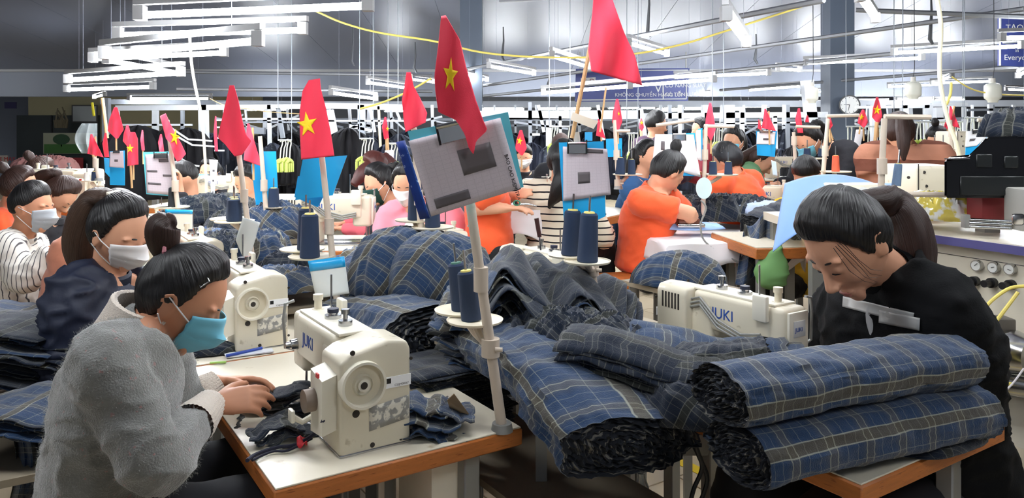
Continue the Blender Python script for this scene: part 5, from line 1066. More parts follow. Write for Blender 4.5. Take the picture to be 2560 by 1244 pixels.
# other workers
BP = [
 dict(label='worker in peach hooded top mostly hidden behind the navy jacket', px=285, py=545, d=3.35, yaw=10, pitch=20, style='long', top=mat('peach_hoodie', (205, 130, 100), .9, var=.06, sheen=.2), sleeve='long', seed=21, J=dict(nb=W(232, 600, 3.3), sr=W(170, 640, 3.2)), fat=1.1),
 dict(label='woman in orange polo with brown pinned-up hair at far left', px=48, py=468, d=4.5, yaw=25, pitch=15, style='bun', hair=HAIRB, top=ORANGE, seed=22, J=dict(nb=W(16, 530, 4.55))),
 dict(label='woman with brown hair just above the striped shirt man\'s head', px=98, py=436, d=5.4, yaw=20, pitch=25, style='bun', hair=HAIRB, top=mat('dusty_pink_cloth', (150, 110, 108), .9), sleeve='long', seed=23),
 dict(label='worker with dark hair bowed behind the overlock machine at left', px=150, py=487, d=4.6, yaw=0, pitch=55, style='pony', hair=HAIRB, top=mat('black_top', (30, 30, 36), .85), sleeve='long', seed=24),
 dict(label='person in black shirt with hand at mouth left of centre', px=460, py=447, d=5.3, yaw=215, pitch=28, style='short', top=MATS['black_top'], sleeve='long', seed=25, J=dict(wl=W(452, 470, 5.15))),
 dict(label='woman with blue mask facing the viewer behind the pale post', px=524, py=432, d=6.4, yaw=262, pitch=8, style='long', top=MATS['black_top'], sleeve='long', mask=M_BLUE, seed=26),
 dict(label='person in pink top bowed behind the left blue board', px=617, py=452, d=5.6, yaw=250, pitch=35, style='long', top=mat('pink_top', (235, 150, 165), .85), sleeve='short', seed=27),
 dict(label='woman with long reddish hair behind the green mask woman', px=940, py=418, d=5.8, yaw=190, pitch=30, style='long', hair=mat('auburn_hair', (74, 32, 27), .5, var=.5, vs=1, uvm=(110, 2.2, 1)), top=mat('coral_hoodie', (215, 95, 105), .85), sleeve='long', seed=28),
 dict(label='woman in black top with dark green mask behind the lettered machine', px=950, py=460, d=4.9, yaw=208, pitch=25, style='pony', top=MATS['black_top'], sleeve='long', mask=M_GREEN, seed=29, s=1.1, J=dict(nb=W(985, 515, 4.95))),
 dict(label='woman in pink jacket with white mask behind the dark blue strip', px=1018, py=462, d=4.2, yaw=262, pitch=22, style='bun', top=mat('pink_jacket', (235, 140, 155), .85, sheen=.2), sleeve='long', mask=M_WHITE, seed=30, J=dict(nb=W(1050, 520, 4.3), pe=W(1060, 690, 4.3)), fat=1.1),
 dict(label='standing woman in orange polo cutting cloth with scissors behind the big clipboard', px=1225, py=400, d=4.1, yaw=20, pitch=35, style='bun', top=ORANGE, stand=True, seed=31, J=dict(nb=W(1215, 450, 4.1), pe=W(1222, 600, 4.1), er=W(1180, 520, 3.95), wr=W(1268, 520, 3.9), el=W(1255, 500, 4.25), wl=W(1290, 488, 4.1)), s=1.0),
 dict(label='woman in black-and-white striped knit with long dark hair beside the second clipboard', px=1408, py=405, d=4.2, yaw=60, pitch=20, style='none', top=stripes('striped_knit', (228, 218, 196), (25, 25, 30), .038, .008, 2, .85), sleeve='long', seed=32, J=dict(nb=W(1400, 462, 4.2), pe=W(1388, 620, 4.2)), stand=False),
 dict(label='woman in orange polo ironing on the white cloth table, hair tied up', px=1668, py=432, d=4.3, yaw=30, pitch=42, style='topbun', top=ORANGE, seed=33, J=dict(nb=W(1632, 480, 4.3), ch=W(1618, 545, 4.3), wa=W(1612, 600, 4.3), pe=W(1610, 648, 4.3), sr=W(1600, 505, 4.15), sl=W(1668, 495, 4.4), er=W(1728, 535, 4.1), wr=W(1690, 560, 4.25), el=W(1720, 540, 4.5), wl=W(1700, 555, 4.5)), s=1.06, fat=1.05, vox=.007, cvox=.011),
 dict(label='woman in blue shirt looking right, left of the white clipboard', px=1617, py=392, d=5.6, yaw=325, pitch=5, style='long', top=mat('blue_work_shirt', (50, 92, 140), .85), sleeve='long', seed=34),
 dict(label='standing man in dark purple jacket with short hair', px=1641, py=312, d=7.2, yaw=20, pitch=8, style='short', top=mat('dark_purple_jacket', (58, 32, 58), .85), sleeve='long', stand=True, seed=35, fat=1.2, s=1.08, J=dict(nb=W(1630, 355, 7.2))),
 dict(label='worker in orange polo with black head cover, centre right', px=1818, py=402, d=5.0, yaw=130, pitch=28, style='short', top=ORANGE, seed=36, fat=1.2, J=dict(nb=W(1838, 440, 5.0))),
 dict(label='woman in orange polo with blue mask behind the black-covered head', px=1833, py=356, d=6.2, yaw=225, pitch=12, style='pony', top=ORANGE, mask=M_BLUE, seed=37, stand=True),
 dict(label='woman in green shirt with brown hair bending right', px=1902, py=400, d=5.5, yaw=340, pitch=40, style='long', hair=HAIRB, top=mat('green_shirt', (92, 132, 92), .85), sleeve='long', seed=38, J=dict(nb=W(1880, 425, 5.5)), fat=1.1),
 dict(label='woman in black top with blue mask leaning left behind the crossbar pole', px=2022, py=352, d=5.2, yaw=205, pitch=38, style='pony', top=MATS['black_top'], sleeve='long', mask=M_BLUE, seed=39, lean=45, fat=1.1, stand=True, J=dict(nb=W(2062, 368, 5.25), pe=W(2125, 440, 5.35))),
 dict(label='worker with a shiny black head bowed left of the light blue cloth', px=2017, py=437, d=4.6, yaw=235, pitch=50, style='short', top=mat('yellow_black_top', (215, 165, 40), .85), sleeve='long', seed=40),
 dict(label='woman in brown and beige striped sweater with her back to the viewer', px=2248, py=333, d=4.5, yaw=70, pitch=18, style='pony', hair=HAIRB, top=stripes('brown_striped_sweater', (172, 118, 95), (108, 64, 50), .16, .07, 2, .9, warp=.01), sleeve='long', seed=41, fat=1.25, J=dict(nb=W(2262, 372, 4.5), pe=W(2265, 530, 4.5), er=W(2345, 430, 4.4), el=W(2175, 440, 4.5))),
 dict(label='worker with dark bun at far right behind the thin stand', px=2346, py=352, d=6.0, yaw=220, pitch=40, style='topbun', hair=HAIR, top=mat('brown_top', (110, 60, 50), .85), sleeve='long', seed=42),
 dict(label='child-sized far worker in white mask left of the brown cap', px=1310, py=392, d=7.5, yaw=265, pitch=20, style='short', top=MATS['black_top'], sleeve='long', mask=M_WHITE, seed=43),
 dict(label='worker with brown cap seen from behind left of the second clipboard', px=1402, py=368, d=7.0, yaw=80, pitch=20, style='short', hair=mat('brown_cap', (70, 50, 45), .8), top=MATS['black_top'], sleeve='long', seed=44),
 dict(label='far woman in dark red top behind the tall narrow flag', px=1752, py=325, d=7.6, yaw=180, pitch=10, style='long', top=mat('dark_red_top', (130, 30, 45), .85), sleeve='long', seed=45, stand=True)]
PT = {}
for q in BP: PT[q['seed']] = person(**q)
t, Hm, G, to = PT[32]; strand_loft(Hm, [W(1405, 400, 4.15), W(1412, 440, 4.02), W(1395, 480, 4.0), W(1372, 520, 4.02)], [.06, .06, .05, .01], HAIR, t, 'long_hair', flat=.5, world=True)
t, Hm, G, to = PT[28]; strand_loft(Hm, [Hm @ V((0, -.03, .03)), W(910, 430, 5.7), W(885, 460, 5.65)], [.06, .06, .03], MATS['auburn_hair'], t, 'long_hair', world=True)
t, Hm, G, to = PT[36]; cap(Hm, (0, -.5, .85), .021, HL, mat('black_patterned_cap', (24, 24, 28), .6, var=.2, col2=(190, 190, 190), c2s=40, c2t=.7), t, name='head_cover')
# ---------------- hanging conveyor, garments and hangers behind the workers ----------------
ALU = mat('white_aluminium_frame', (222, 226, 230), .4, .2, var=.05); ALUG = mat('grey_aluminium_frame', (150, 156, 164), .4, .4, var=.1)
def bars(label, d, L_, cat='frame', name='overhead_conveyor'):
    t = thing(name, label, cat, W(L_[0][0], L_[0][1], d))
    for q in L_:
        q = list(q)
        if name == 'overhead_conveyor' and d < 11 and abs(q[2]-q[0]) < 12 and q[4] >= 8: q[3] = YH+CZ*F/d-2
        x0, y0, x1, y1, w = q[:5]; m = q[5] if len(q) > 5 else ALU; w = w/F*d; a, b = W(x0, y0, d), W(x1, y1, d)
        u = (b-a).normalized(); n = V((u.z, 0, -u.x))*w/2; nm = 'beam' if abs(x1-x0) > abs(y1-y0) else 'post'
        B().prism([a-n, b-n, b+n, a+n], (0, w*.9, 0)).obj(nm, m, t, smooth=False)
    return t
bars('white conveyor frame at left behind the flags, wide beam and posts', 9.0, [(288, 270, 560, 268, 13), (386, 276, 386, 440, 13), (505, 262, 512, 520, 20), (292, 276, 292, 480, 8), (262, 245, 266, 430, 16, ALUG), (455, 276, 455, 345, 8, ALUG), (300, 312, 480, 312, 5)])
bars('white conveyor frame between the pointed flag and the folded starred flag', 9.6, [(560, 268, 760, 266, 12), (672, 262, 676, 420, 9), (694, 270, 706, 345, 10, ALUG), (560, 297, 760, 297, 5), (560, 305, 760, 305, 4, ALUG), (600, 325, 660, 327, 16, ALUG)])
bars('white conveyor frame right of the folded starred flag', 9.8, [(800, 264, 1010, 268, 14), (822, 275, 834, 340, 18), (902, 262, 906, 390, 17, ALUG), (926, 272, 936, 330, 7), (990, 275, 1000, 300, 6), (850, 330, 905, 310, 6), (875, 315, 930, 327, 7), (812, 302, 1010, 302, 4), (946, 265, 952, 395, 6, mat('bamboo_pole', (205, 190, 160), .6))])
bars('white conveyor frame behind the big clipboard and second clipboard', 10.4, [(1200, 288, 1600, 286, 22), (1325, 255, 1328, 410, 9, ALUG), (1346, 262, 1360, 330, 8), (1372, 300, 1372, 350, 14), (1400, 290, 1404, 420, 7), (1240, 296, 1500, 300, 5, ALUG), (1285, 305, 1420, 322, 5, ALUG), (1325, 336, 1350, 336, 6), (1495, 262, 1510, 350, 8), (1600, 270, 1612, 350, 15)])
bars('white conveyor frame behind the standing man', 10.6, [(1600, 290, 2070, 286, 14), (1675, 262, 1678, 400, 9, ALUG), (1700, 262, 1702, 350, 8), (1770, 262, 1778, 330, 18), (1826, 262, 1832, 345, 22), (1856, 275, 1860, 350, 10), (1740, 310, 1990, 306, 4), (1862, 335, 1900, 312, 5, ALUG), (1938, 290, 1946, 370, 10), (1970, 262, 1974, 470, 9, ALUG), (2022, 200, 2036, 340, 26)])
bars('white conveyor frame right of the clock', 10.2, [(2140, 268, 2330, 266, 7), (2186, 270, 2192, 360, 14), (2262, 262, 2266, 350, 14), (2318, 262, 2322, 420, 12), (2330, 262, 2420, 260, 8), (2350, 268, 2354, 350, 18), (2412, 268, 2416, 360, 8), (2420, 275, 2560, 272, 6, ALUG), (2478, 260, 2484, 330, 10), (2330, 296, 2560, 292, 4, ALUG)])
bars('curved white loading arms at left centre', 7.0, [(428, 320, 470, 348, 4), (470, 348, 530, 352, 4), (430, 334, 480, 362, 4), (480, 362, 535, 366, 4), (440, 388, 475, 412, 4), (475, 412, 520, 418, 4), (445, 398, 480, 420, 4), (540, 300, 600, 300, 4), (535, 318, 560, 318, 4), (535, 345, 570, 345, 4), (536, 376, 560, 376, 4)], 'conveyor arm', 'conveyor_arm')
rnd = random.Random(3)
bars('tangle of pale conveyor rails and struts across the far middle', 12.5, [(x, rnd.uniform(285, 330), x+rnd.uniform(30, 90), rnd.uniform(285, 335), rnd.choice((3, 4, 5)), rnd.choice((ALU, ALUG))) for x in range(540, 2560, 34)]+[(x, 262, x+rnd.uniform(-6, 8), rnd.uniform(310, 380), rnd.choice((5, 7, 10)), rnd.choice((ALU, ALUG, ALU))) for x in range(560, 2560, 52)])
FACEP = mat('pale_far_panel', (200, 206, 214), .5, var=.15, vs=2)
bars('long pale duct running above the conveyor frames', 13.5, [(540, 262, 2560, 258, 16, FACEP), (540, 298, 2560, 300, 6, ALUG)], 'duct', 'air_duct')
bars('grey horizontal duct at the far left above the flags', 13.6, [(250, 254, 1200, 262, 12, ALUG)], 'duct', 'air_duct')
GM = [mat('navy_garment', (28, 34, 52), .85, var=.3, vs=9), mat('black_garment', (18, 18, 24), .85, var=.3, vs=9), mat('charcoal_garment', (58, 64, 78), .85, var=.35, vs=14, col2=(130, 140, 155), c2s=16, c2t=.62)]
def garment_mesh(seed):
    r = random.Random(seed); b = B(); ph = r.uniform(0, 6)
    def fn(u, v):
        x = (u-.5)*(.26+.20*min(1, v*5)+.05*v)*(1 if v > .02 else .5); return V((x, .035*math.sin(u*14+ph)+.03*math.sin(u*31+v*4), -v*.85-.05*abs(u-.5)*(1-v)))
    b.grid(fn, 16, 14); me = b.mesh('garment'); return me
gms = [garment_mesh(k) for k in range(4)]
kk = 0
def garment(x, y, d, m, label, group, s=1, w=1):
    global kk
    me = gms[kk % 4].copy() if m is not None else gms[kk % 4]; kk += 1; me.materials.clear(); me.materials.append(m)
    o = bpy.data.objects.new('hanging_garment', me); C.objects.link(o); o.location = W(x, y, d); o.scale = (s*w, s, s); o.rotation_euler = (0, 0, rnd.uniform(-.5, .5)); o.modifiers.new('t', 'SOLIDIFY').thickness = .008
    return tag(o, label, 'garment', group)
for k, x in enumerate(range(296, 2590, 27)):
    if 1070 < x < 1290 and k % 2: continue
    garment(x+rnd.uniform(-6, 6), rnd.uniform(318, 345), rnd.uniform(11, 12.2), GM[k % 3 if k % 5 else 1], 'dark garment hanging in the far conveyor row', 'garments in the far conveyor row', 1.15)
for k, x in enumerate(range(430, 2560, 41)):
    if 520 < x < 600: continue
    garment(x+rnd.uniform(-9, 9), rnd.uniform(352, 372), rnd.uniform(9.0, 9.5), GM[(k*2+k//3) % 3], 'dark garment hanging in the nearer conveyor row', 'garments in the nearer conveyor row', .62)
for (x, y, s_, w, l) in ((345, 312, 1.0, 1.6, 'broad black cloth hanging left of the second white post'), (470, 318, .9, 1.2, 'black cloth hanging between the white posts at left'), (870, 318, .95, 1.15, 'tall black garment hanging right of the folded starred flag'), (420, 316, .9, 1.1, 'black cloth behind the wrapped starred flag')):
    garment(x, y, 8.6, GM[1], l, None, s_*1.0, w)
HG = mat('lime_plastic_hanger', (212, 228, 120), .5); HW = mat('pale_hanger_hook', (225, 228, 215), .4)
def hanger_proto():
    t = thing('clip_hanger', '', 'hanger')
    B().tube([(0, 0, 0), (.02, 0, .01), (.025, 0, -.02), (.01, 0, -.06), (0, 0, -.16)], .006, 6).obj('hook', HW, t, True)
    B().loft([(-.05, 0, -.19), (0, 0, -.165), (.05, 0, -.19)], [.014, .018, .014], [.012, .014, .012], V((0, 0, 1)), 8, 3).obj('bar', HG, t, True)
    for s_ in (-.05, -.017, .017, .05): B().box((s_, 0, -.235), (.02, .018, .08), .003, seg=1).obj('clip', HG, t, True)
    return t
hp = hanger_proto(); first = True
def hangers(xs, y, d, group, s=1):
    global first
    xs = list(xs); a, b_ = W(xs[0]-5, y-2, d), W(xs[-1]+5, y-2, d); t = thing('hanger_rail', 'thin rail holding the '+group, 'rail', a); B().cyl(a, b_, .007, n=6).obj('bar', ALU, t)
    for q in (a, b_): B().cyl(q, V((q.x, q.y, zc(q.y)+.02)), .004, n=5).obj('rod', ALUG, t)
    for x in xs:
        h = hp if first else copy_tree(hp); first = False
        place(h, W(x, y+rnd.uniform(-2, 2), d), rnd.uniform(.5, 1.3), 'lime hanger in the '+group, s); h['group'] = group
hangers(range(2262, 2405, 10), 306, 6.4, 'row of green hangers behind the yellow hose', .95)
hangers(range(2416, 2560, 10), 296, 6.2, 'long row of green hangers at the right edge', .95)
hangers(range(904, 936, 8), 348, 6.6, 'bunch of green hangers right of the tall black garment', .95)
hangers((700, 708, 716, 724), 352, 6.8, 'bunch of green hangers left of the folded starred flag')
hangers((975, 982, 990), 360, 6.8, 'green hangers beside the little white card')
hangers((1378, 1384, 1390, 1420), 318, 7.0, 'green hangers left of the second clipboard stick')
hangers(range(1572, 1592, 6), 335, 6.8, 'green hangers right of the small blue acrylic board')
hangers(range(1786, 1806, 6), 312, 6.8, 'green hangers behind the tall narrow flag')
hangers((2120, 2128, 2150, 2170, 2200, 2230), 318, 7, 'green hangers right of the clock column')
# ---------------- far left end: painting, boards, signs ----------------
def flat(label, x0, y0, x1, y1, d, m, cat, name, thick=.03, kids=()):
    t = thing(name, label, cat, W(x0, y0, d))
    B().prism([W(x0, y0, d), W(x1, y0, d), W(x1, y1, d), W(x0, y1, d)], (0, thick, 0)).obj('panel', m, t, smooth=False)
    for nm, a, b_, c_, e, mm in kids: B().prism([W(a, b_, d-.012), W(c_, b_, d-.012), W(c_, e, d-.012), W(a, e, d-.012)], (0, .012, 0)).obj(nm, mm, t, smooth=False)
    return t
t = flat('painting of a round tree on a green meadow on the beige wall', 108, 332, 242, 384, 21.3, mat('painted_pale_sky', (150, 152, 130), .7), 'painting', 'wall_painting', kids=[('painted_meadow', 110, 360, 240, 383, mat('painted_green', (62, 105, 48), .7, var=.15, vs=3)), ('painted_trunk', 152, 352, 155, 366, mat('painted_trunk', (60, 62, 45), .8))])
b = B(); n = 24; b.prism([W(153+math.cos(2*math.pi*k/n)*21, 348+math.sin(2*math.pi*k/n)*13, 21.28) for k in range(n)], (0, .01, 0)); b.obj('painted_crown', mat('painted_crown', (48, 76, 52), .8, var=.2, vs=6), t)
flat('grey whiteboard with dark frame on the beige wall', 179, 262, 243, 307, 21.3, mat('dark_frame', (60, 60, 60), .5), 'board', 'whiteboard', kids=[('board_face', 182, 265, 240, 303, mat('grey_board_face', (150, 155, 155), .4))])
flat('red banner panel low on the beige wall', 138, 394, 207, 440, 21.2, mat('red_banner', (150, 40, 44), .6, var=.1), 'banner', 'red_banner')
flat('small red and white poster left of the red banner', 104, 392, 132, 420, 21.1, mat('red_banner2', (170, 50, 60), .6), 'poster', 'wall_poster', kids=[('white_stripe', 110, 397, 118, 408, PAPW)])
flat('small dark blue sign high on the far left wall', 11, 255, 40, 271, 21.3, mat('dark_blue_sign', (48, 44, 80), .5), 'sign', 'wall_sign')
t = flat('white door sign with red lettering at the left edge', -14, 388, 19, 408, 21.25, mat('white_sign', (200, 190, 175), .5), 'sign', 'door_sign')
text('XE MAY', .16, W(-12, 402, 21.2), (1, 0, 0), (0, 0, 1), mat('red_lettering', (190, 40, 40), .5), t)
o = B().cyl(W(230, 256, 12), W(235, 290, 12), .02, n=8).obj('yellow_marker_tube', mat('yellow_marker', (240, 225, 40), .5)); tag(o, 'yellow slanted tube hanging beside the whiteboard', 'tube')
t = thing('dried_plant', 'dried bare branches in a pot on the far left wall shelf', 'plant', W(140, 315, 20.8)); br = mat('dry_branch', (92, 84, 66), .8)
for k in range(9): B().tube([W(140+k*3, 318, 20.8), W(145+k*4-9, 300, 20.7), W(150+rnd.uniform(-26, 28), rnd.uniform(262, 300), 20.8)], [.05, .03, .015], 5).obj('branch', br, t)
heap('brownish pink garment heap in front of the beige wall at far left', W(112, 432, 8), .34, .2, .2, .14, mat('dusty_pink_garments', (140, 96, 92), .9, var=.15), 133, .05, 5, n=40, cat='garment heap', name='garment_heap')
o = trestle('rack under the brownish pink garment heap', W(112, 434, 8), .7, .5)
# curtain of clear plastic at left
o = B().grid(lambda u, v: W(205+u*38-18*math.sin(v*3.1)*(1-u), 308+v*75, 8+.05*math.sin(u*9)), 8, 10).obj('plastic_sheet', mat('clear_plastic_film', (200, 210, 212), .15, trans=.0, alpha=.35), solid=.002); tag(o, 'hanging translucent plastic film at far left behind the triangular flag', 'plastic film')
# ---------------- signs, clock, jugs ----------------
NB_ = mat('navy_sign_board', (52, 62, 120), .5, var=.08); SGW = mat('silver_sign_letters', (190, 192, 190), .5)
t = thing('hanging_sign', 'long navy hanging sign with silver lettering under the ceiling centre', 'sign', W(1440, 250, 10.8)); ds = 10.8
B().prism([W(1440, 172, ds), W(1724, 170, ds), W(1720, 252, ds), W(1438, 254, ds)], (0, .05, 0)).obj('panel', NB_, t, smooth=False)
for a, b_ in (((1446, 177), (1720, 175)), ((1446, 250), (1716, 247)), ((1716, 205), (1716, 246)), ((1658, 205), (1658, 246))): B().cyl(W(*a, ds-.01), W(*b_, ds-.01), .008, n=6).obj('trim_line', SGW, t)
text('KHÔNG CHUYỀN HÀNG LỖI', .073, W(1537, 241, ds-.01), (1, 0, 0), (0, 0, 1), SGW, t); text('CÓ NĂNG SUẤT', .078, W(1662, 218, ds-.01), (1, 0, 0), (0, 0, 1), SGW, t)
text('CÓ TIỀN LƯƠNG', .072, W(1662, 240, ds-.01), (1, 0, 0), (0, 0, 1), SGW, t); text('VÌ', .16, W(1637, 231, ds-.01), (1, 0, 0), (0, 0, 1), SGW, t)
o_ = B().prism([W(1452, 195, ds-.01), W(1489, 193, ds-.01), W(1489, 212, ds-.01), W(1452, 214, ds-.01)], (0, .008, 0)).obj('sign_patch', mat('grey_sign_patch', (170, 172, 170), .5), t, smooth=False)
text('S-D', .11, W(1458, 210, ds-.03), (1, 0, 0), (0, 0, 1), mat('dark_red_letter', (110, 50, 60), .5), t)
B().cyl(W(1450, 172, ds), W(1450, 130, ds), .01, n=6).obj('hanger_rod', GSTEEL, t); B().cyl(W(1715, 170, ds), W(1715, 130, ds), .01, n=6).obj('hanger_rod', GSTEEL, t)
t = thing('hanging_sign', 'navy sign reading Everyday at the upper right edge', 'sign', W(2500, 165, 7.6)); ds = 7.6
B().prism([W(2500, 42, ds), W(2640, 40, ds), W(2640, 170, ds), W(2500, 164, ds)], (0, .04, 0)).obj('panel', NB_, t, smooth=False)
B().cyl(W(2500, 42, ds), W(2500, 164, ds), .01, n=6).obj('sign_edge', SGW, t)
text('TẠO TRA', .085, W(2514, 76, ds-.01), (1, 0, 0), (0, 0, 1), SGW, t); text('Everyday, ', .078, W(2510, 150, ds-.01), (1, 0, 0), (0, 0, 1), SGW, t); text('in', .05, W(2538, 130, ds-.01), (1, 0, 0), (0, 0, 1), SGW, t)
t = thing('wall_clock', 'round white wall clock with dark rim on the right column', 'clock', W(2124, 262, 10.9)); cc = W(2124, 262, 10.85); nd = V((-.45, -.9, 0)).normalized(); sd_ = V((-nd.y, nd.x, 0))
def disc_(c, r, th_, m, nm): 
    b = B(); n = 32; b.prism([c+sd_*r*math.cos(2*math.pi*k/n)+V((0, 0, r*math.sin(2*math.pi*k/n))) for k in range(n)], nd*th_); return b.obj(nm, m, t)
disc_(cc-nd*.03, .142, .03, BLACKP, 'rim'); disc_(cc, .122, .004, mat('clock_face', (215, 215, 212), .4), 'face')
for a, L_, w_ in ((180-5, .075, .006), (258, .09, .005)):
    a = math.radians(a); dr = sd_*math.cos(a)*(1)+V((0, 0, math.sin(a))); B().cyl(cc+nd*.008, cc+nd*.008+dr*L_, w_, w_*.5, 6).obj('hand', BLACKP, t)
for k in range(12):
    a = math.radians(30*k); dr = sd_*math.cos(a)+V((0, 0, math.sin(a))); B().cyl(cc+nd*.005+dr*.10, cc+nd*.005+dr*.115, .004, n=6).obj('hour_mark', BLACKP, t)
JUG = mat('frosted_white_jug', (240, 240, 225), .4, coat=.2)
for (x, y0, y1, w, l) in ((2030, 215, 258, 30, 'small white plastic jug hanging left of the right column'), (2283, 202, 248, 38, 'white plastic jug hanging left of the yellow hose'), (2482, 205, 256, 40, 'white plastic jug hanging at far right')):
    d = 6.0; t = thing('plastic_jug', l, 'jug', W(x, y1, d)); r = w/2/F*d; h = (y1-y0)/F*d; c = W(x, y1, d)
    prf = [(0, 0), (.55, 0), (.62, .1), (.95, .2), (1, .3), (.98, .5), (1.0, .7), (.97, .82), (.7, .92), (.35, .95), (.33, 1), (0, 1)]; b = B(); n = 20
    rg = [[b.bm.verts.new(c+V((math.copysign(abs(math.cos(a))**.7, math.cos(a))*rr*r, math.copysign(abs(math.sin(a))**.7, math.sin(a))*rr*r*.7, zz*h))) for a in [2*math.pi*i/n for i in range(n)]] for rr, zz in prf]
    for a_, c_ in zip(rg, rg[1:]):
        for i in range(n): b.bm.faces.new((a_[i], a_[(i+1) % n], c_[(i+1) % n], c_[i]))
    bmesh.ops.remove_doubles(b.bm, verts=b.bm.verts, dist=1e-5); b.obj('bottle_body', JUG, t)
    B().cyl(c+V((0, 0, h)), c+V((0, 0, h+.03)), r*.3, n=14).obj('cap', mat('jug_cap', (215, 210, 200), .5), t)
    B().tube([c+V((0, 0, h+.03)), c+V((.01, 0, h+.1)), V((c.x, c.y, zc(c.y)))], .003, 5).obj('hanging_string', MATS['dark_wire'], t)
YEL = mat('yellow_hose', (235, 215, 110), .5); CRM = mat('cream_hose', (240, 232, 200), .5)
def pxc(L_, d, dz=0): return [W(x, y, d+dz*i/len(L_)) for i, (x, y) in enumerate(L_)]
cord('cream hose dropping from the lamps at left to the pale post', pxc([(474, 80), (478, 150), (488, 215), (500, 270), (508, 330), (514, 420), (516, 480)], 4.2), .008, CRM, 'air_hose')
cord('yellow-white hose dropping from the ceiling at right, crossing the red flag', pxc([(2338, -30), (2352, 60), (2349, 150), (2352, 215), (2370, 300), (2388, 350), (2400, 398)], 3.9), .011, CRM, 'air_hose')
cord('yellow cable sagging across the ceiling behind the big flags', pxc([(790, 28), (860, 58), (950, 82), (1080, 102), (1200, 130), (1330, 142), (1480, 143), (1590, 134), (1700, 112), (1800, 82), (1900, 50), (2000, 18), (2080, -12)], 6.0), .008, YEL, 'yellow_cable')
cord('yellow cable curving below the tube lamps left of the big starred flag', pxc([(900, 272), (950, 258), (1000, 238), (1040, 218), (1062, 205), (1078, 196)], 6.0), .008, YEL, 'yellow_cable')
cord('thin yellow cable between the hose and the right jug', pxc([(2380, 192), (2420, 218), (2455, 230), (2500, 236), (2560, 238)], 6.0), .006, YEL, 'yellow_cable')
cord('thin brown thread line from the level lamp to the white post', pxc([(525, 246), (560, 262), (620, 272), (680, 280), (760, 285)], 6.0), .003, WOODST, 'string')
cord('short yellow hose branch above the red flag at right', pxc([(2378, 205), (2376, 235), (2366, 262)], 4.5), .008, YEL, 'air_hose')
B_ = None
# ---------------- ironing tables ----------------
def drape_table(label, c, L_, Wd, ang, z, hang, m=WHITEC):
    t = thing('ironing_table', label, 'ironing table', (c[0], c[1], 0)); R = Matrix.Rotation(ang, 3, 'Z')
    B().box((c[0], c[1], z-.03), (L_, Wd, .04), rot=R).obj('tabletop', GSTEEL, t, smooth=False)
    for sx in (-.44, .44):
        for sy in (-.4, .4):
            p = V((c[0], c[1], 0))+R @ V((sx*L_, sy*Wd, 0)); B().box((p.x, p.y, (z-.05)/2), (.04, .04, z-.05)).obj('leg', GSTEEL, t, smooth=False)
    def fn(u, v):
        x, y = (u-.5)*(L_+.02+2*hang), (v-.5)*(Wd+.02+2*hang); hx, hy = L_/2+.01, Wd/2+.01; dz = 0
        ox, oy = max(0, abs(x)-hx), max(0, abs(y)-hy); dz = max(ox, oy)*(1+.25*math.sin((x+y)*14))
        x = max(-hx, min(hx, x))*(1+.12*ox); y = max(-hy, min(hy, y))*(1+.12*oy)
        p = R @ V((x+(.03*math.sin(y*20)*ox*5), y+.03*math.sin(x*20)*oy*5, 0)); return V((c[0]+p.x, c[1]+p.y, z+.004-dz+.003*math.sin(x*30)*math.sin(y*22)))
    o = B().grid(fn, 44, 32).obj('table_cloth', m, None, solid=.003); tag(o, 'white cloth draped over the '+label, 'tablecloth'); return t
p = W(1770, 585, 4.3); drape_table('ironing table in front of the orange polo with the iron', (p.x, p.y), .75, .75, .15, p.z, .13)
p2 = W(1330, 515, 4.4); drape_table('ironing table of the standing orange polo woman', (p2.x, p2.y), .42, .55, .1, p2.z, .16)
heap('clutter of dark and pale folded cloths on the ironing table', W(1800, 545, 4.6), .36, .22, .1, .10, PLD, 141, .05, 7, n=60)
heap('pale blue cloth folded under the iron', W(1735, 572, 4.2), .17, .08, .1, .025, mat('pale_blue_cloth', (150, 180, 225), .85), 142, .01, 3, n=24)
roll('dark rolled cloth bundle with open end on the ironing table', [W(1880, 568, 4.15), W(1925, 545, 4.3), W(1965, 530, 4.5)], .075, .07, (1, .2, 0), PLD, 143, .012, nu=30, nv=36)
heap('pale folded cloth beside the dark bundle on the ironing table', W(1905, 530, 4.5), .16, .1, .3, .05, mat('pale_blue_cloth2', (170, 185, 210), .85), 144, .02, 5, n=24)
t = thing('hanging_cloth', 'plaid cloth cascading over the ironing table corner behind the black jacket', 'cloth', W(1900, 640, 3.9))
sheet('cloth', lambda u, v: W(1862+u*130+v*(u-.6)*40, 560-45*u*(1-v)+v*(150-70*u)+10*math.sin(u*12), 3.95-.15*v+.04*math.sin(u*16+v*3)+.02*math.sin(u*35)), 40, 24, PL, t, (.34, .34), rot=.5)
t = thing('iron', 'electric iron with wooden-brown body pressed by the orange polo woman', 'iron', W(1715, 570, 4.15))
b = B(); b.box(W(1725, 562, 4.15), (.15, .08, .02), .006); b.obj('soleplate', STEEL, t); B().box(W(1720, 551, 4.15), (.12, .07, .035), .014).obj('iron_body', mat('brown_iron_body', (110, 62, 45), .4), t)
B().tube([W(1700, 545, 4.15), W(1700, 530, 4.15), W(1735, 528, 4.15), W(1740, 545, 4.15)], .011, 8).obj('handle', BLACKP, t)
cord('cable of the iron hanging over the white cloth', pxc([(1752, 500), (1765, 520), (1752, 560), (1760, 600), (1800, 630), (1845, 655)], 3.9), .005, MATS['grey_cable'])
t = thing('scissors', 'scissors with green handle held by the standing orange polo woman', 'scissors', W(1300, 510, 3.9))
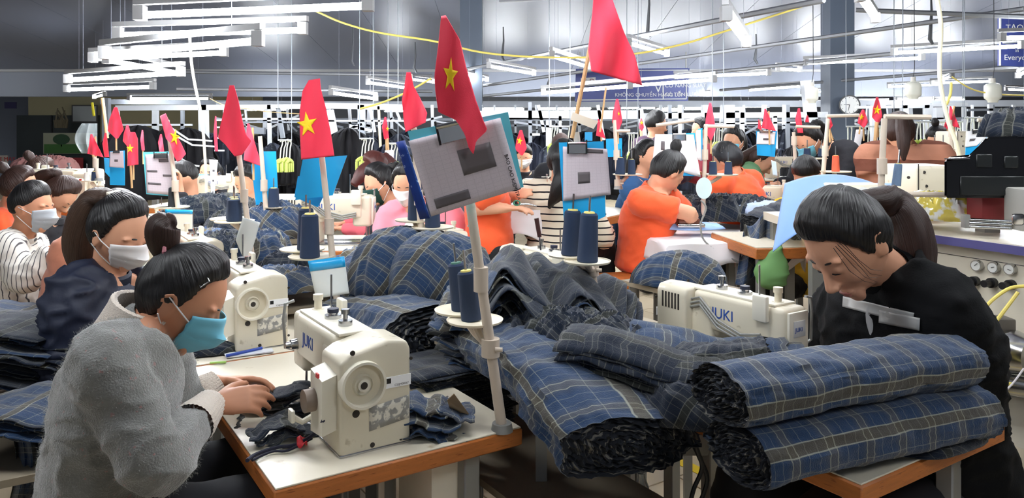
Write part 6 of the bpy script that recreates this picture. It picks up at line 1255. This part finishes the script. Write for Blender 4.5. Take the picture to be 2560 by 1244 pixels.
B().loft([W(1296, 512, 3.88), W(1320, 511, 3.88), W(1342, 515, 3.88)], [.008, .007, .002], [.003, .003, .002], V((0, 0, 1)), 8, 3).obj('blade', STEEL, t); B().tube([W(1292+8*math.cos(a), 507+6*math.sin(a), 3.88) for a in [k*.7 for k in range(10)]], .004, 6).obj('handle', mat('green_handle', (40, 120, 90), .4), t)
roll('dark cloth bundle beside the scissors on the far ironing table', [W(1290, 503, 4.4), W(1330, 500, 4.4), W(1362, 502, 4.4)], .05, .045, (0, 1, 0), PLD, 150, .01, nu=24, nv=30)
t = thing('screwdriver', 'screwdriver with dark handle leaning behind the second row machine', 'screwdriver', W(1350, 640, 2.9)); B().cyl(W(1341, 545, 2.9), W(1349, 592, 2.9), .009, .008, 10).obj('handle', mat('dark_red_handle', (70, 40, 38), .4), t); B().cyl(W(1349, 592, 2.9), W(1352, 625, 2.9), .003, n=6).obj('shaft', STEEL, t)
def stool(label, x, y, d, s=.30, m=WOOD):
    p = W(x, y, d); t = thing('wooden_stool', label, 'stool', (p.x, p.y, 0)); B().box((p.x, p.y, p.z-.015), (s, s*.8, .03), .004, seg=1, rot=Matrix.Rotation(.3, 3, 'Z')).obj('seat', m, t)
    for a in (-1, 1):
        for b_ in (-1, 1): q = Matrix.Rotation(.3, 3, 'Z') @ V((a*s*.42, b_*s*.32, 0)); B().box((p.x+q.x, p.y+q.y, (p.z-.03)/2), (.03, .03, p.z-.03)).obj('leg', GSTEEL, t, smooth=False)
stool('wooden stool under the ironing woman in orange', 1600, 690, 4.15, .40)
heap('plaid cloth mound with crossing lines right of the stool', W(1700, 705, 3.2), .19, .15, .1, .12, PL, 160, .012, 3, n=50, flat=.55); trestle('rack under the plaid mound right of the stool', W(1700, 708, 3.2), .4, .3)
# light blue cloth over a machine, box machines at right
LB = mat('light_blue_cotton', (120, 156, 212), .85, sheen=.2, var=.03)
t = thing('draped_cloth', 'light blue cloth draped over a machine behind the black jacket', 'cloth', W(2080, 500, 3.1))
def lbf(u, v):
    x = 1962+u*270; top = 436+((x-2075)/110)**2*22 if x < 2185 else 458; yy = top+(1-math.cos(min(1, v)*1.2))*12+v*(150*(1-u)**1.1+12+22*u); x2 = x-30*(1-u)*v
    return W(x2, yy, 3.45-.5*v-.04*math.sin(u*15+v*2)*v)
B().grid(lbf, 50, 30).obj('cloth', LB, t, solid=.003)
t = thing('sewing_machine', 'cream machine half covered by the light blue cloth', 'sewing machine', W(2120, 520, 3.3)); b = B(); b.box(W(2135, 478, 3.3), (.24, .16, .07), .02, seg=3); b.box(W(2175, 510, 3.3), (.09, .16, .14), .02, seg=3); b.obj('arm', CREAM, t); B().cyl(W(2100, 470, 3.21), W(2100, 470, 3.19), .02, n=16).obj('tension_dial', STEEL, t); B().cyl(W(2158, 480, 3.21), W(2158, 480, 3.18), .022, n=16).obj('handwheel', CREAM2, t)
for (cx, cy, w, h, d, dp, l, win) in ((2305, 465, 112, 108, 3.5, .3, 'large cream box-bodied machine with round screw and square window at right', (2332, 508, 26, 40)), (2400, 365, 70, 75, 5.6, .3, 'beige cylinder machine with vents behind the yellow hose', None), (1420, 440, 90, 60, 5.0, .2, 'cream block machine with knobs left of the second clipboard', (1345+20, 452, 24, 22))):
    t = thing('box_machine', l, 'machine', W(cx, cy+h/2, d)); B().box(W(cx, cy, d), (w/F*d, dp, h/F*d), .015, seg=3).obj('housing', CREAM, t)
    q = d-dp/2-.002
    for k, (a, b_) in enumerate(((-.3, -.2), (.05, -.32), (.1, .0), (.2, .3))): B().cyl(W(cx+a*w, cy+b_*h, q), W(cx+a*w, cy+b_*h, q+.01), .007, n=10).obj('screw_hole', DARKH, t)
    B().box(W(cx-.08*w, cy, q), (.003, .004, h/F*d*.98)).obj('seam', DARKH, t)
    if win: B().box(W(win[0], win[1], q-.004), (win[2]/F*q, .01, win[3]/F*q), .003, seg=1).obj('window_plate', CREAM2, t); B().cyl(W(win[0], win[1]-4, q-.016), W(win[0], win[1]-4, q), .017, n=14).obj('chrome_boss', STEEL, t)
t = thing('work_table', 'pale worktable under the box-bodied machine and yellow bag', 'table', W(2330, 560, 3.55)); p = W(2330, 545, 3.6); B().box((p.x-.1, p.y, p.z-.02), (1.2, .6, .04)).obj('tabletop', LAM, t, smooth=False)
for a in (-.65, .45):
    for b_ in (-.25, .25): B().box((p.x+a, p.y+b_, (p.z-.04)/2), (.05, .05, p.z-.04)).obj('leg', GSTEEL, t, smooth=False)
# cabinet machine with gauges
CAB = mat('ivory_cabinet_paint', (228, 220, 200), .4, var=.04); z0 = 1.08
A_ = V((1.60, 3.02, 0)); dv = V((.42, -.91, 0)).normalized(); nv_ = V((dv.y, -dv.x, 0)); nv_ = nv_ if nv_.x < 0 else -nv_   # front normal faces the aisle
t = thing('cabinet_machine', 'ivory pneumatic machine cabinet with three gauges, blue-edged top', 'machine', (1.95, 2.7, 0))
bk = -nv_
def cb(u0, u1, zz0, zz1, off, th_, nm, m, bev=0):
    a, b_ = A_+dv*u0+nv_*off, A_+dv*u1+nv_*off
    return B().prism([a+V((0, 0, zz0)), b_+V((0, 0, zz0)), b_+V((0, 0, zz1)), a+V((0, 0, zz1))], bk*th_).obj(nm, m, t, smooth=False)
cb(-.08, 1.3, z0, z0+.03, .06, .8, 'blue_edged_top', mat('indigo_table_edge', (82, 78, 132), .5)); cb(-.075, 1.3, z0+.03, z0+.034, .055, .79, 'worktop_surface', LAM)
cb(.0, 1.3, .80, z0, 0, .03, 'front_panel', CAB); cb(.0, 1.3, .72, .80, -.0, .04, 'lower_rail', CAB); cb(0, .05, .20, .8, 0, .5, 'side_post', CAB); cb(.62, .76, .2, .8, 0, .05, 'centre_post', CAB); cb(-.0, 1.3, .32, .40, 0, .6, 'bottom_shelf', CAB)
cb(0, 1.2, .4, .72, -.62, .02, 'back_panel', CAB); cb(0, .012, .2, z0, 0, .6, 'left_side_panel', CAB)
for u0, u1, a, b_ in ((.06, 1.3, z0-.045, z0-.043), (.058, .062, .83, z0-.045)): cb(u0, u1, a, b_, .002, .002, 'panel_groove', DARKH)
GF = mat('gauge_face', (225, 225, 220), .3)
def cpt(u, z, off): return A_+dv*u+nv_*off+V((0, 0, z))
for k, (x, y) in enumerate(((2447, 663), (2489, 668), (2530, 672))):
    dr = (W(x, y, 1)-V((0, 0, CZ))); t_ = nv_.dot(A_-V((0, 0, CZ)))/nv_.dot(dr); c = V((0, 0, CZ))+dr*t_
    g = B().cyl(c, c+nv_*.018, .0205, n=24).obj('gauge_bezel', STEEL, t); B().cyl(c+nv_*.017, c+nv_*.0195, .0165, n=24).obj('gauge_dial', GF, g); B().cyl(c+nv_*.021-dv*.003, c+nv_*.021+dv*.008+V((0, 0, .010-.006*k)), .001, n=5).obj('gauge_needle', BLACKP, g)
    x2, y2 = (2440, 2484, 2530)[k], (702, 706, 711)[k]; dr = (W(x2, y2, 1)-V((0, 0, CZ))); t_ = nv_.dot(A_-V((0, 0, CZ)))/nv_.dot(dr); c = V((0, 0, CZ))+dr*t_
    b = B(); b.cyl(c, c+nv_*.02, .018, n=18); b.cyl(c+nv_*.02, c+nv_*.055, .012, .013, 16); b.obj('regulator_knob', BLACKP, t)
mt = thing('electric_motor', 'grey finned electric motor on the shelf of the ivory cabinet', 'motor', W(2490, 935, 2.6)); mc = W(2490, 868, 2.62); ax = dv
B().cyl(mc-ax*.09, mc+ax*.06, .068, n=24).obj('motor_body', GSTEEL, mt); B().cyl(mc+ax*.06, mc+ax*.12, .074, .06, 24).obj('fan_cowl', STEEL, mt); B().box(mc+V((-.01, -.02, .085)), (.09, .07, .05), .006).obj('terminal_box', mat('dark_box', (110, 105, 98), .4, .5), mt)
for k in range(12):
    a = 2*math.pi*k/12; B().box(mc-ax*.015+V((nv_.x*math.cos(a), nv_.y*math.cos(a), math.sin(a)))*.072, (.012, .012, .012)).obj('fin', GSTEEL, mt)
B().cyl(mc+V((-.12, .05, -.11)), mc+V((.10, -.12, -.11)), .035, n=18).obj('chrome_tube', STEEL, mt); B().box(mc+V((0, 0, -.145)), (.12, .1, .02)).obj('mount', GSTEEL, mt)
cord('clear yellowish hose looping below the cabinet knobs', pxc([(2545, 730), (2500, 790), (2455, 850), (2440, 900), (2470, 945), (2530, 960)], 2.45), .006, YEL, 'air_hose')
cord('second clear hose from the cabinet knob to the left', pxc([(2560, 715), (2520, 722), (2470, 760), (2440, 810)], 2.5), .006, YEL, 'air_hose')
cord('thin white wire on the cabinet lower edge', pxc([(2560, 920), (2530, 960), (2500, 985), (2470, 988)], 2.4), .003, WHITEC, 'wire')
# things on the cabinet top
bag = heap('clear plastic bag with yellow wrapping on the cabinet top', W(2355, 548, 3.05), .20, .1, -.3, .085, mat('yellow_glossy_plastic', (225, 196, 90), .12, var=.5, vs=14, coat=.8, col2=(240, 240, 235), c2s=18, c2t=.5), 170, .03, 7, n=50, cat='bag', name='plastic_bag')
o = B().box(W(2478, 515, 2.9), (.13, .1, .10), .004).obj('red_box', mat('dark_red_board', (150, 52, 56), .6)); tag(o, 'dark red box under the black box at right', 'box')
t = thing('guide_rods', 'chrome guide rods in front of the dark red box', 'rods', W(2470, 560, 2.75))
for y in (548, 556, 565): B().cyl(W(2412, y, 2.8), W(2530, y+6, 2.7), .006, n=10).obj('rod', STEEL, t)
B().box(W(2414, 552, 2.8), (.02, .03, .05), .003).obj('rod_clamp', GSTEEL, t)
t = thing('machine_head', 'grey machine head with chrome window at the right edge', 'machine', W(2550, 590, 2.6)); B().box(W(2566, 522, 2.7), (.09, .12, .15), .01).obj('housing', mat('light_grey_enamel', (165, 163, 156), .5), t); B().box(W(2545, 548, 2.63), (.04, .01, .04), .008).obj('chrome_window', STEEL, t)
BX = mat('black_gloss_cover', (12, 13, 16), .25, coat=.3); d = 2.75
t = thing('black_box', 'big black machine cover with sloped shoulder at the upper right edge', 'machine cover', W(2460, 495, d))
b = B(); b.prism([W(2361, 398, d), W(2426, 397, d), W(2466, 342, d), W(2620, 338, d), W(2620, 495, d), W(2361, 495, d)], (.17, .28, 0)); bmesh.ops.bevel(b.bm, geom=list(b.bm.edges), offset=.008, segments=2, affect='EDGES'); b.obj('cover', BX, t)
for x0, x1, y0, y1 in ((2400, 2560, 440, 488), (2440, 2480, 385, 418), (2510, 2545, 390, 420)): B().box(W((x0+x1)/2, (y0+y1)/2, d-.001), ((x1-x0)/F*d, .008, (y1-y0)/F*d), .003, seg=1).obj('raised_panel', mat('dark_grey_panel', (24, 27, 28), .35), t)
B().cyl(W(2361, 397, d-.004), W(2424, 396, d-.004), .002, n=6).obj('edge_highlight_strip', STEEL, t)
heap('dark plaid garments piled on the black machine cover', W(2555, 344, 2.85), .15, .1, 0, .085, PLD, 180, .03, 7, n=40); 
B().box((W(2500, 495, d).x+.08, 2.95, 1.17), (.06, .06, .2)).obj('support_post', GSTEEL, t)
# green bag, bottle, cables and frame under the tables
t = thing('cloth_bag', 'green cloth bag hanging from the orange table corner behind the black jacket', 'bag', W(1932, 715, 3.6)); b = B(); b.loft([W(1945, 620, 3.6), W(1938, 645, 3.6), W(1930, 680, 3.6), W(1934, 708, 3.6)], [.02, .055, .085, .06], [.02, .04, .06, .05], V((1, 0, 0)), 22, 6); me = b.mesh('bag'); wrinkle(me, .008, seed=3); me_obj('bag_body', me, mat('green_bag_cloth', (112, 158, 96), .8, var=.05), t); B().tube([W(1945, 622, 3.6), W(1952, 600, 3.62)], .012, 8).obj('tied_neck', MATS['green_bag_cloth'], t)
o_ = copy_tree(tbl); place(o_, (W(2040, 620, 3.75).x, 3.9, 0), .12, 'orange-edged table holding the hanging green bag'); o_.scale = (.8, .9, 1.26)
t = thing('water_bottle', 'clear plastic bottle standing under the big plaid bolt', 'bottle', W(1604, 1350, 2.1)); c = W(1604, 1350, 2.1)
prf = [(0, 0), (.023, 0), (.025, .01), (.025, .12), (.02, .15), (.011, .172), (.010, .185), (0, .185)]; b = B(); n = 20
rg = [[b.bm.verts.new(c+V((math.cos(a)*rr, math.sin(a)*rr, zz))) for a in [2*math.pi*i/n for i in range(n)]] for rr, zz in prf]
for a_, c_ in zip(rg, rg[1:]):
    for i in range(n): b.bm.faces.new((a_[i], a_[(i+1) % n], c_[(i+1) % n], c_[i]))
b.obj('bottle', mat('clear_pet', (225, 232, 235), .08, trans=.9), t); 
cord('black cable looping beside the grey frame leg', pxc([(1732, 1095), (1745, 1130), (1755, 1170), (1735, 1220), (1725, 1260)], 1.95), .006, BLACKP); cord('second black cable crossing the grey frame leg', pxc([(1722, 1088), (1752, 1150), (1768, 1200), (1748, 1260)], 1.98), .006, BLACKP)
t = thing('control_unit', 'grey motor control unit under the near right table edge', 'control unit', W(1700, 1110, 2.0)); B().box(W(1690, 1095, 2.1), (.16, .1, .06), .008).obj('housing', mat('grey_unit', (128, 126, 118), .5), t)
t = thing('pedal_box', 'cream panel box under the nearest table', 'box', W(1080, 1240, 1.9)); B().box((-.2, 2.0, .43), (.13, .2, .58), .01, rot=Matrix.Rotation(.576, 3, 'Z')).obj('housing', CAB, t)
bpy.data.scenes.remove(TMP)
